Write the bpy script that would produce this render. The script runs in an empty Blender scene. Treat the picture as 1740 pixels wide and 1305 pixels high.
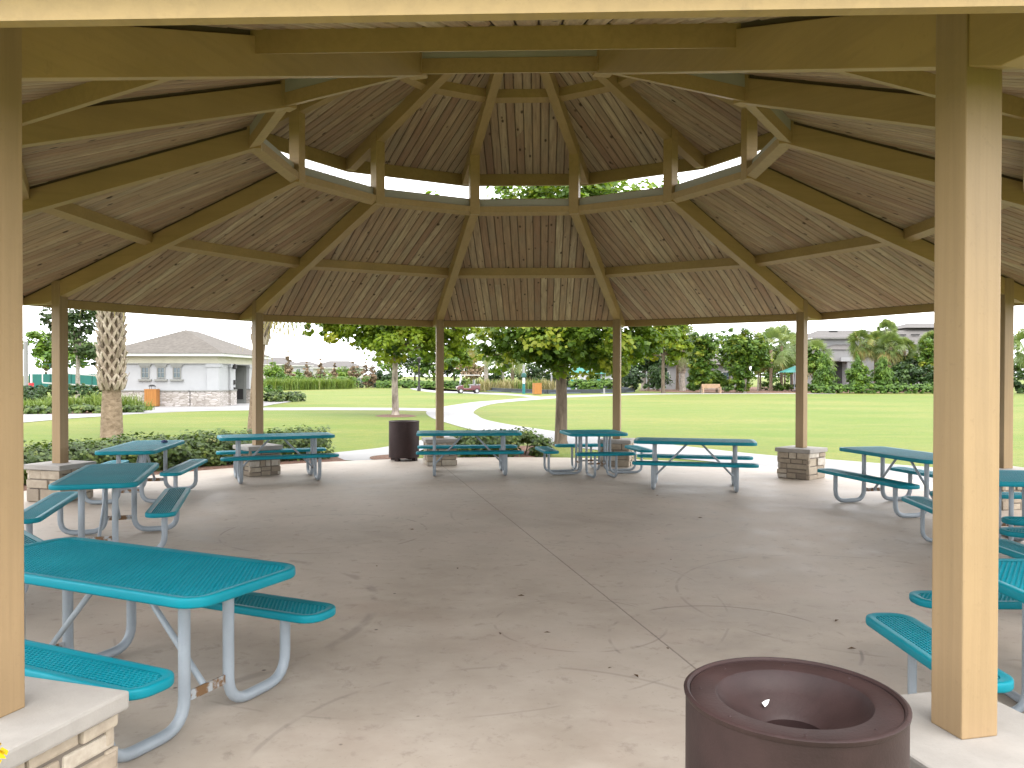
import bpy, bmesh, math, random
import numpy as np
from mathutils import Vector, Matrix
random.seed(7); rng = np.random.default_rng(7)
sc = bpy.context.scene
COL = sc.collection
PI = math.pi
# ------------------------------------------------------------------ camera
CAM = np.array([0.267, -9.552, 1.792]); YAW, PITCH, ROLL, FPX = 0.0363, -0.0105, 0.0015, 1371.8
cy_, sy_, cp_, sp_ = math.cos(YAW), math.sin(YAW), math.cos(PITCH), math.sin(PITCH)
FW = np.array([-sy_*cp_, cy_*cp_, sp_]); R0 = np.array([cy_, sy_, 0.0]); U0 = np.cross(R0, FW)
RT = math.cos(ROLL)*R0 + math.sin(ROLL)*U0; UP = -math.sin(ROLL)*R0 + math.cos(ROLL)*U0
cd = bpy.data.cameras.new('camera'); cam = bpy.data.objects.new('camera', cd); COL.objects.link(cam)
cam.matrix_world = Matrix(((RT[0], UP[0], -FW[0], CAM[0]), (RT[1], UP[1], -FW[1], CAM[1]), (RT[2], UP[2], -FW[2], CAM[2]), (0, 0, 0, 1)))
cd.sensor_width = 36.0; cd.lens = 36.0*FPX/1740.0; cd.clip_end = 3000; cd.clip_start = 0.05
sc.camera = cam
# ------------------------------------------------------------------ world, sun, exposure
w = bpy.data.worlds.new("World"); sc.world = w; w.use_nodes = True
nt = w.node_tree; nt.nodes.clear()
sky = nt.nodes.new('ShaderNodeTexSky'); sky.sky_type = 'NISHITA'; sky.sun_disc = False
SUN_EL, SUN_AZ = math.radians(58), math.radians(150)       # azimuth measured from +y towards +x
sky.sun_elevation = SUN_EL; sky.sun_rotation = SUN_AZ; sky.air_density = 1.0; sky.dust_density = 4.0; sky.ozone_density = 1.0
hs = nt.nodes.new('ShaderNodeHueSaturation'); hs.inputs['Saturation'].default_value = 0.22
bg = nt.nodes.new('ShaderNodeBackground'); bg.inputs['Strength'].default_value = 0.15
wo = nt.nodes.new('ShaderNodeOutputWorld')
ov = nt.nodes.new('ShaderNodeMix'); ov.data_type = 'RGBA'; ov.inputs[0].default_value = 0.80; ov.inputs[7].default_value = (9.0, 9.1, 9.4, 1)   # bright even cloud deck over the clear sky
nt.links.new(sky.outputs[0], hs.inputs['Color']); nt.links.new(hs.outputs[0], ov.inputs[6]); nt.links.new(ov.outputs[2], bg.inputs[0]); nt.links.new(bg.outputs[0], wo.inputs[0])
sl = bpy.data.lights.new('sun', 'SUN'); sl.energy = 0.55; sl.angle = math.radians(35); sl.color = (1.0, 0.95, 0.87)
so = bpy.data.objects.new('sun', sl); COL.objects.link(so)
sd = Vector((math.sin(SUN_AZ)*math.cos(SUN_EL), math.cos(SUN_AZ)*math.cos(SUN_EL), math.sin(SUN_EL)))
so.rotation_euler = sd.to_track_quat('Z', 'Y').to_euler()
sc.view_settings.view_transform = 'Standard'; sc.view_settings.look = 'None'
sc.view_settings.exposure = 1.86; sc.view_settings.gamma = 1.0
sc.render.engine = 'CYCLES'
sc.cycles.use_denoising = True; sc.cycles.max_bounces = 8; sc.cycles.diffuse_bounces = 5; sc.cycles.glossy_bounces = 3
sc.cycles.transparent_max_bounces = 12; sc.cycles.sample_clamp_indirect = 8.0

# ------------------------------------------------------------------ placing helpers
ZG = -0.05                                                  # lawn level
def ray(px, py): return FW + RT*(px-870.0)/FPX + UP*(652.5-py)/FPX
def gp(px, py, z=ZG):                                       # the ground point seen at a spot of the photo
    d = ray(px, py); t = (z-CAM[2])/d[2]; return CAM + d*t
def at(px, depth, z=ZG):                                    # a ground point on a bearing at a given distance
    P = CAM + ray(px, 638.0)*depth; return np.array([P[0], P[1], z])
def zat(py, depth, px=870): return (CAM + ray(px, py)*depth)[2]
def mpp(depth): return depth/FPX                            # metres a photo pixel covers at that distance
def dep(P): return float((np.asarray(P)-CAM) @ FW)

# ------------------------------------------------------------------ object helpers
def tag(o, label=None, cat=None, group=None, kind=None):
    if label: o['label'] = label
    if cat: o['category'] = cat
    if group: o['group'] = group
    if kind: o['kind'] = kind
    return o
def empty(name, loc=(0, 0, 0), rz=0.0):
    o = bpy.data.objects.new(name, None); COL.objects.link(o); o.location = tuple(float(v) for v in loc); o.rotation_euler = (0, 0, rz); o.empty_display_size = .2
    return o
def link(name, me, mat=None, parent=None):
    if mat is not None and not me.materials:
        me.materials.append(mat)
    o = bpy.data.objects.new(name, me); COL.objects.link(o)
    if parent is not None: o.parent = parent
    return o
def copy_tree(o, parent=None):
    c = o.copy(); COL.objects.link(c)
    if parent is not None: c.parent = parent
    for ch in list(o.children): copy_tree(ch, c)
    return c

class MB:
    """collects shapes; build() links them as one mesh"""
    def __init__(s): s.v = []; s.f = []; s.tone = []; s.uv = []; s.t = 0.5
    def add(s, vs, fs, uvs=None):
        b = len(s.v); s.v += [tuple(map(float, q)) for q in vs]
        for k, f in enumerate(fs):
            s.f.append([b+i for i in f]); s.tone.append(s.t); s.uv.append(uvs[k] if uvs else None)
        return s
    def box(s, c, size, rz=0.0, M=None, taper=1.0):
        x, y, z = [q/2 for q in size]; vs = []
        for sz in (-1, 1):
            k = taper if sz > 0 else 1.0
            for a, b in ((-1, -1), (1, -1), (1, 1), (-1, 1)): vs.append(Vector((a*x*k, b*y*k, sz*z)))
        if M is None: M = Matrix.Translation(c) @ Matrix.Rotation(rz, 4, 'Z')
        else: M = M @ Matrix.Translation(c)
        return s.add([M @ q for q in vs], [(3, 2, 1, 0), (4, 5, 6, 7), (0, 1, 5, 4), (1, 2, 6, 5), (2, 3, 7, 6), (3, 0, 4, 7)])
    def hexa(s, b4, t4):
        return s.add(list(b4)+list(t4), [(3, 2, 1, 0), (4, 5, 6, 7), (0, 1, 5, 4), (1, 2, 6, 5), (2, 3, 7, 6), (3, 0, 4, 7)])
    def beam(s, a, b, wd, ht, up=(0, 0, 1)):                # a bar from a to b, a/b at the middle of its top face
        a, b = Vector(a), Vector(b); d = (b-a).normalized(); u = Vector(up); sd_ = d.cross(u).normalized(); u = sd_.cross(d).normalized()
        q = sd_*wd/2; h = u*ht
        return s.hexa([a-q-h, b-q-h, b+q-h, a+q-h], [a-q, b-q, b+q, a+q])
    def tube(s, pts, r, n=10, caps=True):
        pts = [Vector(p) for p in pts]; rs = r if isinstance(r, (list, tuple)) else [r]*len(pts)
        rings = []; prev = None
        for i, p in enumerate(pts):
            d = (pts[min(i+1, len(pts)-1)]-pts[max(i-1, 0)]).normalized()
            if prev is None:
                a = Vector((0, 0, 1)) if abs(d.z) < .9 else Vector((1, 0, 0)); x = d.cross(a).normalized()
            else: x = (prev - d*prev.dot(d)).normalized()
            prev = x; y = d.cross(x)
            rings.append([p+(x*math.cos(2*PI*k/n)+y*math.sin(2*PI*k/n))*rs[i] for k in range(n)])
        vs = [q for g in rings for q in g]; fs = []
        for i in range(len(pts)-1):
            for k in range(n): fs.append((i*n+k, i*n+(k+1) % n, (i+1)*n+(k+1) % n, (i+1)*n+k))
        if caps: fs.append(tuple(reversed(range(n)))); fs.append(tuple((len(pts)-1)*n+k for k in range(n)))
        return s.add(vs, fs)
    def lathe(s, prof, n=32, c=(0, 0, 0), close=False):
        vs = []; fs = []
        for r, z in prof:
            for k in range(n): vs.append((c[0]+r*math.cos(2*PI*k/n), c[1]+r*math.sin(2*PI*k/n), c[2]+z))
        for i in range(len(prof)-1):
            for k in range(n): fs.append((i*n+k, i*n+(k+1) % n, (i+1)*n+(k+1) % n, (i+1)*n+k))
        if close: fs.append(tuple(reversed(range(n)))); fs.append(tuple((len(prof)-1)*n+k for k in range(n)))
        return s.add(vs, fs)
    def mesh(s, name, mat=None, smooth=False, bevel=0.0):
        me = bpy.data.meshes.new(name); me.from_pydata(s.v, [], s.f)
        a = me.attributes.new('tone', 'FLOAT', 'FACE'); a.data.foreach_set('value', np.array(s.tone, dtype=np.float32))
        if any(u is not None for u in s.uv):
            ul = me.uv_layers.new(name='UVMap'); arr = []
            for f, u in zip(s.f, s.uv): arr += [c for q in (u or [(0, 0)]*len(f)) for c in q]
            ul.data.foreach_set('uv', np.array(arr, dtype=np.float32))
        if bevel > 0:
            bm = bmesh.new(); bm.from_mesh(me)
            es = [e for e in bm.edges if len(e.link_faces) == 2 and e.calc_face_angle(0) > .5]
            bmesh.ops.bevel(bm, geom=es, offset=bevel, segments=2, profile=.6, affect='EDGES', clamp_overlap=True)
            bm.to_mesh(me); bm.free()
        if smooth:
            me.polygons.foreach_set('use_smooth', [True]*len(me.polygons))
            try: me.set_sharp_from_angle(angle=math.radians(38))
            except Exception: pass
        if mat: me.materials.append(mat)
        me.update(); return me
    def build(s, name, mat=None, parent=None, smooth=False, bevel=0.0):
        return link(name, s.mesh(name, mat, smooth, bevel), None, parent)

def np_mesh(name, V, F, tone, mat, smooth=False):
    me = bpy.data.meshes.new(name); n = len(V); m = len(F); k = F.shape[1]
    me.vertices.add(n); me.vertices.foreach_set('co', V.astype(np.float32).ravel())
    me.loops.add(m*k); me.loops.foreach_set('vertex_index', F.astype(np.int32).ravel())
    me.polygons.add(m); me.polygons.foreach_set('loop_start', np.arange(0, m*k, k, dtype=np.int32))
    me.update(calc_edges=True)
    a = me.attributes.new('tone', 'FLOAT', 'FACE'); a.data.foreach_set('value', np.asarray(tone, dtype=np.float32))
    if smooth: me.polygons.foreach_set('use_smooth', [True]*m)
    me.materials.append(mat); me.validate(); return me

# ------------------------------------------------------------------ materials
class NT:
    def __init__(s, name):
        s.m = bpy.data.materials.new(name); s.m.use_nodes = True; s.t = s.m.node_tree; s.t.nodes.clear()
        s.out = s.n('ShaderNodeOutputMaterial')
    def n(s, typ, **kw):
        nd = s.t.nodes.new(typ)
        for k, v in kw.items(): setattr(nd, k, v)
        return nd
    def l(s, a, b): s.t.links.new(a, b)
    def noise(s, scale, vec=None, detail=4, rough=.55, dist=0.0):
        nd = s.n('ShaderNodeTexNoise'); nd.inputs['Scale'].default_value = scale; nd.inputs['Detail'].default_value = detail
        nd.inputs['Roughness'].default_value = rough; nd.inputs['Distortion'].default_value = dist
        if vec is not None: s.l(vec, nd.inputs['Vector'])
        return nd.outputs['Fac']
    def ramp(s, fac, stops, interp='LINEAR'):
        nd = s.n('ShaderNodeValToRGB'); cr = nd.color_ramp; cr.interpolation = interp
        while len(cr.elements) < len(stops): cr.elements.new(.5)
        for e, (p, c) in zip(cr.elements, stops):
            e.position = p; e.color = (c if isinstance(c, (tuple, list)) else (c, c, c))[:3] + (1,) if not isinstance(c, (int, float)) else (c, c, c, 1)
        s.l(fac, nd.inputs[0]); return nd.outputs[0]
    def mix(s, fac, a, b, mode='MIX'):
        nd = s.n('ShaderNodeMix'); nd.data_type = 'RGBA'; nd.blend_type = mode
        for sock, v in ((nd.inputs[0], fac), (nd.inputs[6], a), (nd.inputs[7], b)):
            if isinstance(v, (int, float)): sock.default_value = v
            elif isinstance(v, (tuple, list)): sock.default_value = tuple(v[:3])+(1,)
            else: s.l(v, sock)
        return nd.outputs[2]
    def math(s, op, a, b=0.0, c=None):
        nd = s.n('ShaderNodeMath', operation=op)
        for i, v in enumerate((a, b) if c is None else (a, b, c)):
            if isinstance(v, (int, float)): nd.inputs[i].default_value = v
            else: s.l(v, nd.inputs[i])
        return nd.outputs[0]
    def coord(s, which='Object'): return s.n('ShaderNodeTexCoord').outputs[which]
    def mapping(s, vec, scale=(1, 1, 1), rot=(0, 0, 0)):
        nd = s.n('ShaderNodeMapping'); s.l(vec, nd.inputs[0]); nd.inputs['Scale'].default_value = scale; nd.inputs['Rotation'].default_value = rot; return nd.outputs[0]
    def attr(s, name='tone'): return s.n('ShaderNodeAttribute', attribute_name=name).outputs['Fac']
    def bump(s, h, strength=.3, dist=.01):
        nd = s.n('ShaderNodeBump'); nd.inputs['Strength'].default_value = strength; nd.inputs['Distance'].default_value = dist; s.l(h, nd.inputs['Height']); return nd.outputs[0]
    def bsdf(s, col, rough=.6, normal=None, spec=.5, metal=0.0, coat=0.0):
        b = s.n('ShaderNodeBsdfPrincipled')
        if isinstance(col, (tuple, list)): b.inputs['Base Color'].default_value = tuple(col[:3])+(1,)
        else: s.l(col, b.inputs['Base Color'])
        if isinstance(rough, (int, float)): b.inputs['Roughness'].default_value = rough
        else: s.l(rough, b.inputs['Roughness'])
        b.inputs['Specular IOR Level'].default_value = spec; b.inputs['Metallic'].default_value = metal; b.inputs['Coat Weight'].default_value = coat
        if normal is not None: s.l(normal, b.inputs['Normal'])
        return b.outputs[0]
    def done(s, sh): s.l(sh, s.out.inputs['Surface']); return s.m
def scl(c, k): return tuple(q*k for q in c)

def paint(name, col, rough=.55, var=.12, scale=3.0, bump=.05, spec=.4, grain=None):
    t = NT(name); co = t.coord()
    f = t.noise(scale, co, 5, .6); g = t.noise(scale*22, co, 3)
    c = t.mix(t.ramp(f, [(.3, 0.0), (.7, 1.0)]), scl(col, 1-var), scl(col, 1+var*.6))
    c = t.mix(t.ramp(g, [(.62, 0.0), (.75, .35)]), c, scl(col, .72))
    if grain:
        w_ = t.noise(1.0, t.mapping(co, grain), 4, .6, .4); c = t.mix(t.ramp(w_, [(.42, 0.0), (.62, .5)]), c, scl(col, .80)); sp = t.noise(5.0, t.mapping(co, (1, 1, .5)), 5, .7); c = t.mix(t.ramp(sp, [(.66, 0.0), (.74, .55)]), c, scl(col, .62)); g = t.math('ADD', t.math('MULTIPLY', w_, 1.6), g)
    return t.done(t.bsdf(c, rough, t.bump(g, bump*(4 if grain else 1), .004), spec))

def leafmat(name, stops, transl=.35, rough=.5, haze=0.0):
    t = NT(name); a = t.attr('tone'); c = t.ramp(a, stops)
    d = t.bsdf(c, rough, None, .35)
    tr = t.n('ShaderNodeBsdfTranslucent'); t.l(t.mix(1.0, c, (1.0, 1.0, .55), 'MULTIPLY'), tr.inputs[0])
    m = t.n('ShaderNodeMixShader'); m.inputs[0].default_value = transl; t.l(d, m.inputs[1]); t.l(tr.outputs[0], m.inputs[2])
    return t.done(m.outputs[0])

M = {}
M['post'] = paint('tan_paint', (.305, .206, .107), .5, .07, 2.2, grain=(26, 26, .9))
M['beam'] = paint('tan_beam_paint', (.365, .245, .098), .5, .10, 1.6, grain=(20, 1.0, 20))
M['curb'] = paint('curb_grey_tan', (.34, .32, .25), .45, .10, 3)  # greyer tone than the beams
M['grey_metal'] = paint('grey_enamel', (.255, .29, .32), .42, .12, 5, .05, .5)
M['bin_brown'] = paint('brown_enamel', (.032, .0175, .0165), .55, .35, 5, .2, .25)
M['black'] = paint('dark_liner', (.02, .018, .018), .6, .2)
M['white'] = paint('white_paint', (.46, .46, .44), .5, .05)
M['stucco'] = paint('white_stucco', (.31, .314, .322), .85, .05, 1.5, .2)
M['cream'] = paint('cream_trim', (.44, .42, .33), .6, .06)
M['greige'] = paint('pale_house_render', (.225, .222, .222), .8, .06, .3)
M['creamhouse'] = paint('cream_house_render', (.36, .345, .30), .8, .06, .3)
M['trimgrey'] = paint('grey_window_trim', (.19, .19, .175), .6, .08)
M['doorgrey'] = paint('grey_steel_door', (.15, .155, .145), .5, .08)
M['glass'] = (lambda t: t.done(t.bsdf((.05, .075, .09), .08, None, .8)))(NT('window_glass'))
M['concrete_cap'] = paint('limestone_cap', (.30, .28, .255), .8, .14, 5, .25)
M['mortar'] = paint('mortar', (.16, .135, .11), .9, .15)
M['teal_canvas'] = paint('teal_canvas', (.045, .19, .165), .6, .08)
M['teal_dark'] = paint('teal_plastic', (.01, .13, .13), .4, .1)
M['bark_dark'] = None

def teal():
    t = NT('teal_coating'); co = t.coord()
    f = t.noise(2.0, co, 4); g = t.noise(40, co, 2)
    c = t.mix(t.ramp(f, [(.35, 0.0), (.7, 1.0)]), (.0, .165, .215), (.003, .205, .255))
    return t.done(t.bsdf(c, .5, t.bump(g, .06, .003), .2, 0, .0))
M['teal'] = teal()

def rust_bar():
    t = NT('weathered_strap'); co = t.coord(); f = t.noise(18, co, 5)
    c = t.mix(t.ramp(f, [(.44, 0.0), (.56, 1.0)]), (.30, .32, .33), (.14, .075, .03))
    return t.done(t.bsdf(c, .7, t.bump(f, .3, .004)))
M['strap'] = rust_bar()

def planks():
    t = NT('pine_tongue_and_groove'); uv = t.coord('UV'); a = t.attr('tone')
    st = t.mapping(uv, (26.0, 1.6, 1.0)); g = t.noise(1.0, st, 6, .65, .6)
    st2 = t.mapping(uv, (90.0, 3.0, 1.0)); g2 = t.noise(1.0, st2, 3)
    base = t.ramp(a, [(.0, (.32, .19, .12)), (.35, (.41, .275, .17)), (.65, (.49, .36, .225)), (1.0, (.57, .46, .30))])
    c = t.mix(t.ramp(g, [(.35, 0.0), (.68, .75)]), base, (.20, .125, .08))
    c = t.mix(t.ramp(g2, [(.5, 0.0), (.75, .35)]), c, (.30, .27, .20))
    bl = t.noise(.9, t.mapping(uv, (1, 1, 1)), 4); c = t.mix(t.ramp(bl, [(.45, 0.0), (.75, .45)]), c, (.27, .25, .18))
    v = t.n('ShaderNodeTexVoronoi'); v.inputs['Scale'].default_value = 1.0; v.inputs['Randomness'].default_value = 1.0
    t.l(t.mapping(uv, (6.5, 3.0, 1.0)), v.inputs['Vector'])
    kn = t.ramp(v.outputs['Distance'], [(.07, 1.0), (.15, 0.0)])
    c = t.mix(t.math('MULTIPLY', kn, .9), c, (.045, .022, .012))
    return t.done(t.bsdf(c, .72, t.bump(g, .25, .003), .25))
M['planks'] = planks()
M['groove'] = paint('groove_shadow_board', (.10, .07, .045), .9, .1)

def shingles(name, c1, c2):
    t = NT(name); uv = t.coord('Object'); n1 = t.noise(5.0, uv, 5); n2 = t.noise(.6, uv, 3)
    c = t.mix(t.ramp(n1, [(.3, 0.0), (.7, 1.0)]), c1, c2); c = t.mix(t.ramp(n2, [(.4, 0.0), (.8, .3)]), c, scl(c1, .8))
    return t.done(t.bsdf(c, .9, t.bump(n1, .4, .02), .2))
M['shingle'] = shingles('tan_shingles', (.082, .073, .063), (.122, .109, .095))
M['shingle_grey'] = shingles('grey_shingles', (.088, .081, .076), (.125, .116, .110))

def slab():
    t = NT('pavilion_concrete'); co = t.coord('Object')
    big = t.noise(.45, co, 5, .6); mid = t.noise(1.7, t.mapping(co, (1, 1.25, 1)), 6, .65); fine = t.noise(28, co, 6, .7); mott = t.noise(7.0, co, 6, .72, .4)
    c = t.mix(t.ramp(big, [(.34, 0.0), (.66, 1.0)]), (.315, .264, .213), (.445, .382, .32))
    c = t.mix(t.ramp(mid, [(.40, 0.0), (.68, .6)]), c, (.49, .43, .367))
    c = t.mix(t.ramp(mott, [(.56, 0.0), (.72, .55)]), c, (.185, .15, .12))
    c = t.mix(t.ramp(fine, [(.60, 0.0), (.72, .45)]), c, (.16, .13, .105))
    v = t.n('ShaderNodeTexVoronoi'); v.inputs['Scale'].default_value = 2.2; t.l(co, v.inputs['Vector'])
    c = t.mix(t.ramp(v.outputs['Distance'], [(.018, .9), (.034, 0.0)]), c, (.07, .055, .045))
    pk = t.noise(.8, t.mapping(co, (1, 1, 1), (0, 0, .7)), 3); c = t.mix(t.ramp(pk, [(.55, 0.0), (.75, .25)]), c, (.37, .26, .205))
    sep = t.n('ShaderNodeSeparateXYZ'); t.l(co, sep.inputs[0]); X, Y = sep.outputs[0], sep.outputs[1]
    wob = t.math('MULTIPLY', t.math('SUBTRACT', t.noise(9, co, 3), .5), .012)
    # saw cut across the slab and a second short one
    d1 = t.math('ABSOLUTE', t.math('ADD', t.math('ADD', t.math('MULTIPLY', X, .9668), t.math('MULTIPLY', Y, .2556)), wob))
    c = t.mix(t.ramp(d1, [(.003, .6), (.008, 0.0)]), c, (.06, .045, .035))
    # curved scuff marks left by dragged legs and wheels
    brk = t.noise(2.6, co, 2)
    for (cx, cy, r, wd, k) in ((1.55, -4.05, .82, .014, .8), (.55, -3.7, .62, .012, .5), (-2.9, -3.6, 1.9, .05, .5), (-2.2, -.4, 1.15, .016, .7), (.2, -5.9, 1.3, .018, .4), (2.9, -2.9, 1.5, .016, .45), (-.6, -3.1, 2.3, .012, .35), (1.0, 1.0, 1.9, .02, .3)):
        dx = t.math('SUBTRACT', X, cx); dy = t.math('SUBTRACT', Y, cy)
        rr = t.math('SQRT', t.math('ADD', t.math('MULTIPLY', dx, dx), t.math('MULTIPLY', dy, dy)))
        dd = t.math('ABSOLUTE', t.math('ADD', t.math('SUBTRACT', rr, r), wob))
        mk = t.math('MULTIPLY', t.ramp(dd, [(wd*.4, k*.62), (wd, 0.0)]), t.ramp(brk, [(.46, 0.0), (.56, 1.0)]))
        c = t.mix(mk, c, (.10, .085, .075))
    h = t.math('ADD', t.math('MULTIPLY', fine, .5), t.math('MULTIPLY', t.ramp(d1, [(.004, 0.0), (.010, 1.0)]), 2.0))
    return t.done(t.bsdf(c, t.ramp(mid, [(.3, .5), (.7, .75)]), t.bump(h, .18, .006), .35))
M['slab'] = slab()
def pathmat():
    t = NT('pale_path_concrete'); co = t.coord('Object'); n = t.noise(.35, co, 5); f = t.noise(9, co, 5)
    c = t.mix(t.ramp(n, [(.3, 0.0), (.7, 1.0)]), (.205, .20, .198), (.25, .245, .24)); c = t.mix(t.ramp(f, [(.6, 0.0), (.75, .3)]), c, (.36, .34, .32))
    return t.done(t.bsdf(c, .8, t.bump(f, .2, .005), .3))
M['path'] = pathmat()
def lawnmat():
    t = NT('mown_grass'); co = t.coord('Object')
    a = t.noise(.09, t.mapping(co, (.6, 1.3, 1)), 5, .6); b = t.noise(.5, t.mapping(co, (.5, 1.2, 1)), 5, .65); f = t.noise(14, co, 4, .7); ff = t.noise(60, co, 3)
    c = t.mix(t.ramp(a, [(.41, 0.0), (.60, 1.0)]), (.098, .140, .014), (.165, .162, .034))
    c = t.mix(t.ramp(b, [(.45, 0.0), (.70, .55)]), c, (.185, .165, .048))
    m2 = t.noise(2.3, t.mapping(co, (.7, 1.2, 1)), 6, .75); c = t.mix(t.ramp(m2, [(.40, .5), (.56, 0.0)]), c, (.078, .125, .018)); c = t.mix(t.ramp(f, [(.35, .5), (.6, 0.0)]), c, (.055, .090, .015))
    return t.done(t.bsdf(c, .85, t.bump(t.math('ADD', f, ff), .5, .03), .2))
M['lawn'] = lawnmat()
def mulchmat():
    t = NT('bark_mulch'); co = t.coord('Object'); f = t.noise(22, co, 5, .7); g = t.noise(4, co, 3)
    c = t.ramp(f, [(.3, (.05, .028, .02)), (.55, (.15, .085, .06)), (.75, (.27, .18, .13))]); c = t.mix(t.ramp(g, [(.5, 0.0), (.8, .3)]), c, (.24, .17, .13))
    return t.done(t.bsdf(c, .95, t.bump(f, .8, .03), .15))
M['mulch'] = mulchmat()
def stonemat():
    t = NT('ledge_stone'); a = t.attr('tone'); co = t.coord('Object'); n = t.noise(12, co, 6, .65); m = t.noise(45, co, 3)
    c = t.ramp(a, [(0.0, (.20, .165, .13)), (.35, (.32, .265, .20)), (.7, (.42, .36, .28)), (1.0, (.50, .46, .40))])
    c = t.mix(t.ramp(n, [(.42, 0.0), (.7, .55)]), c, (.22, .18, .14)); c = t.mix(t.ramp(n, [(.2, .3), (.4, 0.0)]), c, (.55, .50, .44))
    return t.done(t.bsdf(c, .88, t.bump(t.math('ADD', n, t.math('MULTIPLY', m, .4)), .6, .012), .25))
M['stone'] = stonemat()
def wallstone():
    t = NT('pale_ledge_stone_wall'); co = t.coord('Object')
    v = t.n('ShaderNodeTexVoronoi'); v.feature = 'F1'; v.inputs['Scale'].default_value = 1.0; t.l(t.mapping(co, (2.6, 2.6, 9.0)), v.inputs['Vector'])
    e = t.n('ShaderNodeTexVoronoi'); e.feature = 'DISTANCE_TO_EDGE'; e.inputs['Scale'].default_value = 1.0; t.l(t.mapping(co, (2.6, 2.6, 9.0)), e.inputs['Vector'])
    sp = t.n('ShaderNodeSeparateColor'); t.l(v.outputs['Color'], sp.inputs[0])
    c = t.ramp(sp.outputs[0], [(0, (.24, .215, .19)), (.5, (.33, .305, .28)), (1, (.40, .37, .355))]); c = t.mix(t.ramp(e.outputs[0], [(.03, .8), (.08, 0.0)]), c, (.17, .145, .125))
    return t.done(t.bsdf(c, .9, t.bump(e.outputs[0], .5, .03)))
M['wallstone'] = wallstone()
def barkmat(name, c1, c2, sc_=6, zs=.25):
    t = NT(name); co = t.coord('Object'); n = t.noise(sc_, t.mapping(co, (1, 1, zs)), 6, .65, .5); g = t.noise(1.2, co, 3)
    c = t.mix(t.ramp(n, [(.35, 0.0), (.65, 1.0)]), c1, c2); c = t.mix(t.ramp(g, [(.5, 0.0), (.7, .5)]), c, scl(c2, 1.15))
    return t.done(t.bsdf(c, .9, t.bump(n, .7, .04), .2))
M['bark_brown'] = barkmat('brown_bark', (.06, .045, .032), (.16, .125, .09))
M['bark_pale'] = barkmat('pale_patchy_bark', (.10, .075, .06), (.42, .36, .30), 4, .4)
M['bark_palm'] = barkmat('palm_bark', (.12, .085, .055), (.24, .18, .125), 7, 1.6)
M['bark_palmgrey'] = barkmat('grey_palm_bark', (.19, .16, .13), (.34, .30, .26), 5, 1.4)
def bootmat():
    t = NT('palm_boot_fibre'); a = t.attr('tone'); co = t.coord('Object'); n = t.noise(14, t.mapping(co, (1, 1, .3)), 5)
    c = t.ramp(a, [(0, (.15, .115, .085)), (.5, (.29, .235, .18)), (1, (.44, .38, .31))]); c = t.mix(t.ramp(n, [(.45, 0.0), (.7, .5)]), c, (.13, .095, .065))
    return t.done(t.bsdf(c, .9, t.bump(n, .4, .01), .2))
M['boot'] = bootmat()
def woodslat():
    t = NT('orange_stained_wood'); co = t.coord('Object'); n = t.noise(8, t.mapping(co, (1, 1, .15)), 5)
    return t.done(t.bsdf(t.mix(n, (.26, .105, .025), (.38, .17, .045)), .6, None, .3))
M['orange_wood'] = woodslat()
M['bench_wood'] = paint('bench_wood', (.36, .24, .15), .7, .15)
M['red'] = paint('red_pad', (.50, .02, .03), .5, .1)
M['cart_red'] = paint('dark_red_body', (.07, .005, .008), .35, .1, 3, .02, .6)
M['tyre'] = paint('tyre_rubber', (.025, .025, .025), .85, .1)
M['windscreen'] = paint('green_mesh_screen', (.012, .10, .085), .75, .15, .5)
M['dark_green'] = paint('dark_green_metal', (.012, .07, .06), .5, .1)
M['navy'] = paint('navy_cloth', (.012, .03, .10), .7, .1)
M['edging'] = paint('dark_timber_edging', (.035, .04, .045), .75, .2)
M['rubber'] = paint('blue_grey_play_surface', (.075, .095, .125), .9, .2, 1)
M['plaque'] = paint('pale_plaque', (.62, .58, .54), .6, .1)
M['paper'] = paint('white_paper', (.8, .8, .78), .8, .04)
M['dryleaf'] = paint('dry_leaf', (.10, .055, .025), .8, .3, 30)

G = lambda a, b, c: (a, b, c)
M['leaf_syc'] = leafmat('sycamore_leaves', [(0, G(.040, .080, .009)), (.4, G(.115, .19, .014)), (.72, G(.20, .265, .018)), (.9, G(.225, .285, .02)), (1, G(.28, .29, .025))], .5)
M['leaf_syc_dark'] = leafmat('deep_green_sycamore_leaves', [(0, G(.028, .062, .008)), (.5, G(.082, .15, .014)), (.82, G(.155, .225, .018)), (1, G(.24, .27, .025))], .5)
M['leaf_oak'] = leafmat('oak_leaves', [(0, G(.025, .045, .014)), (.6, G(.06, .10, .03)), (1, G(.13, .17, .06))], .3)
M['leaf_hedge'] = leafmat('hedge_leaves', [(0, G(.018, .036, .007)), (.5, G(.062, .105, .016)), (.85, G(.135, .18, .030)), (1, G(.21, .21, .05))], .28, .5)
M['leaf_bright'] = leafmat('bright_shrub_leaves', [(0, G(.03, .07, .010)), (.5, G(.075, .15, .016)), (1, G(.16, .25, .026))], .35)
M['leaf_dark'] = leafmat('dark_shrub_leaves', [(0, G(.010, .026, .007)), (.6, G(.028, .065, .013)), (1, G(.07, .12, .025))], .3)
M['leaf_fig'] = leafmat('fig_leaves', [(0, G(.022, .055, .008)), (.45, G(.065, .13, .013)), (.8, G(.13, .20, .018)), (1, G(.24, .27, .03))], .35)
M['leaf_rust'] = leafmat('russet_cypress_needles', [(0, G(.14, .10, .06)), (.6, G(.27, .19, .12)), (1, G(.36, .28, .19))], .3)
M['leaf_palm'] = leafmat('palm_fronds', [(0, G(.045, .07, .018)), (.5, G(.12, .17, .045)), (.8, G(.21, .25, .08)), (1, G(.36, .29, .10))], .3)
M['leaf_silver'] = leafmat('silver_shrub_leaves', [(0, G(.06, .10, .07)), (.5, G(.17, .24, .19)), (1, G(.33, .40, .34))], .25)
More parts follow.
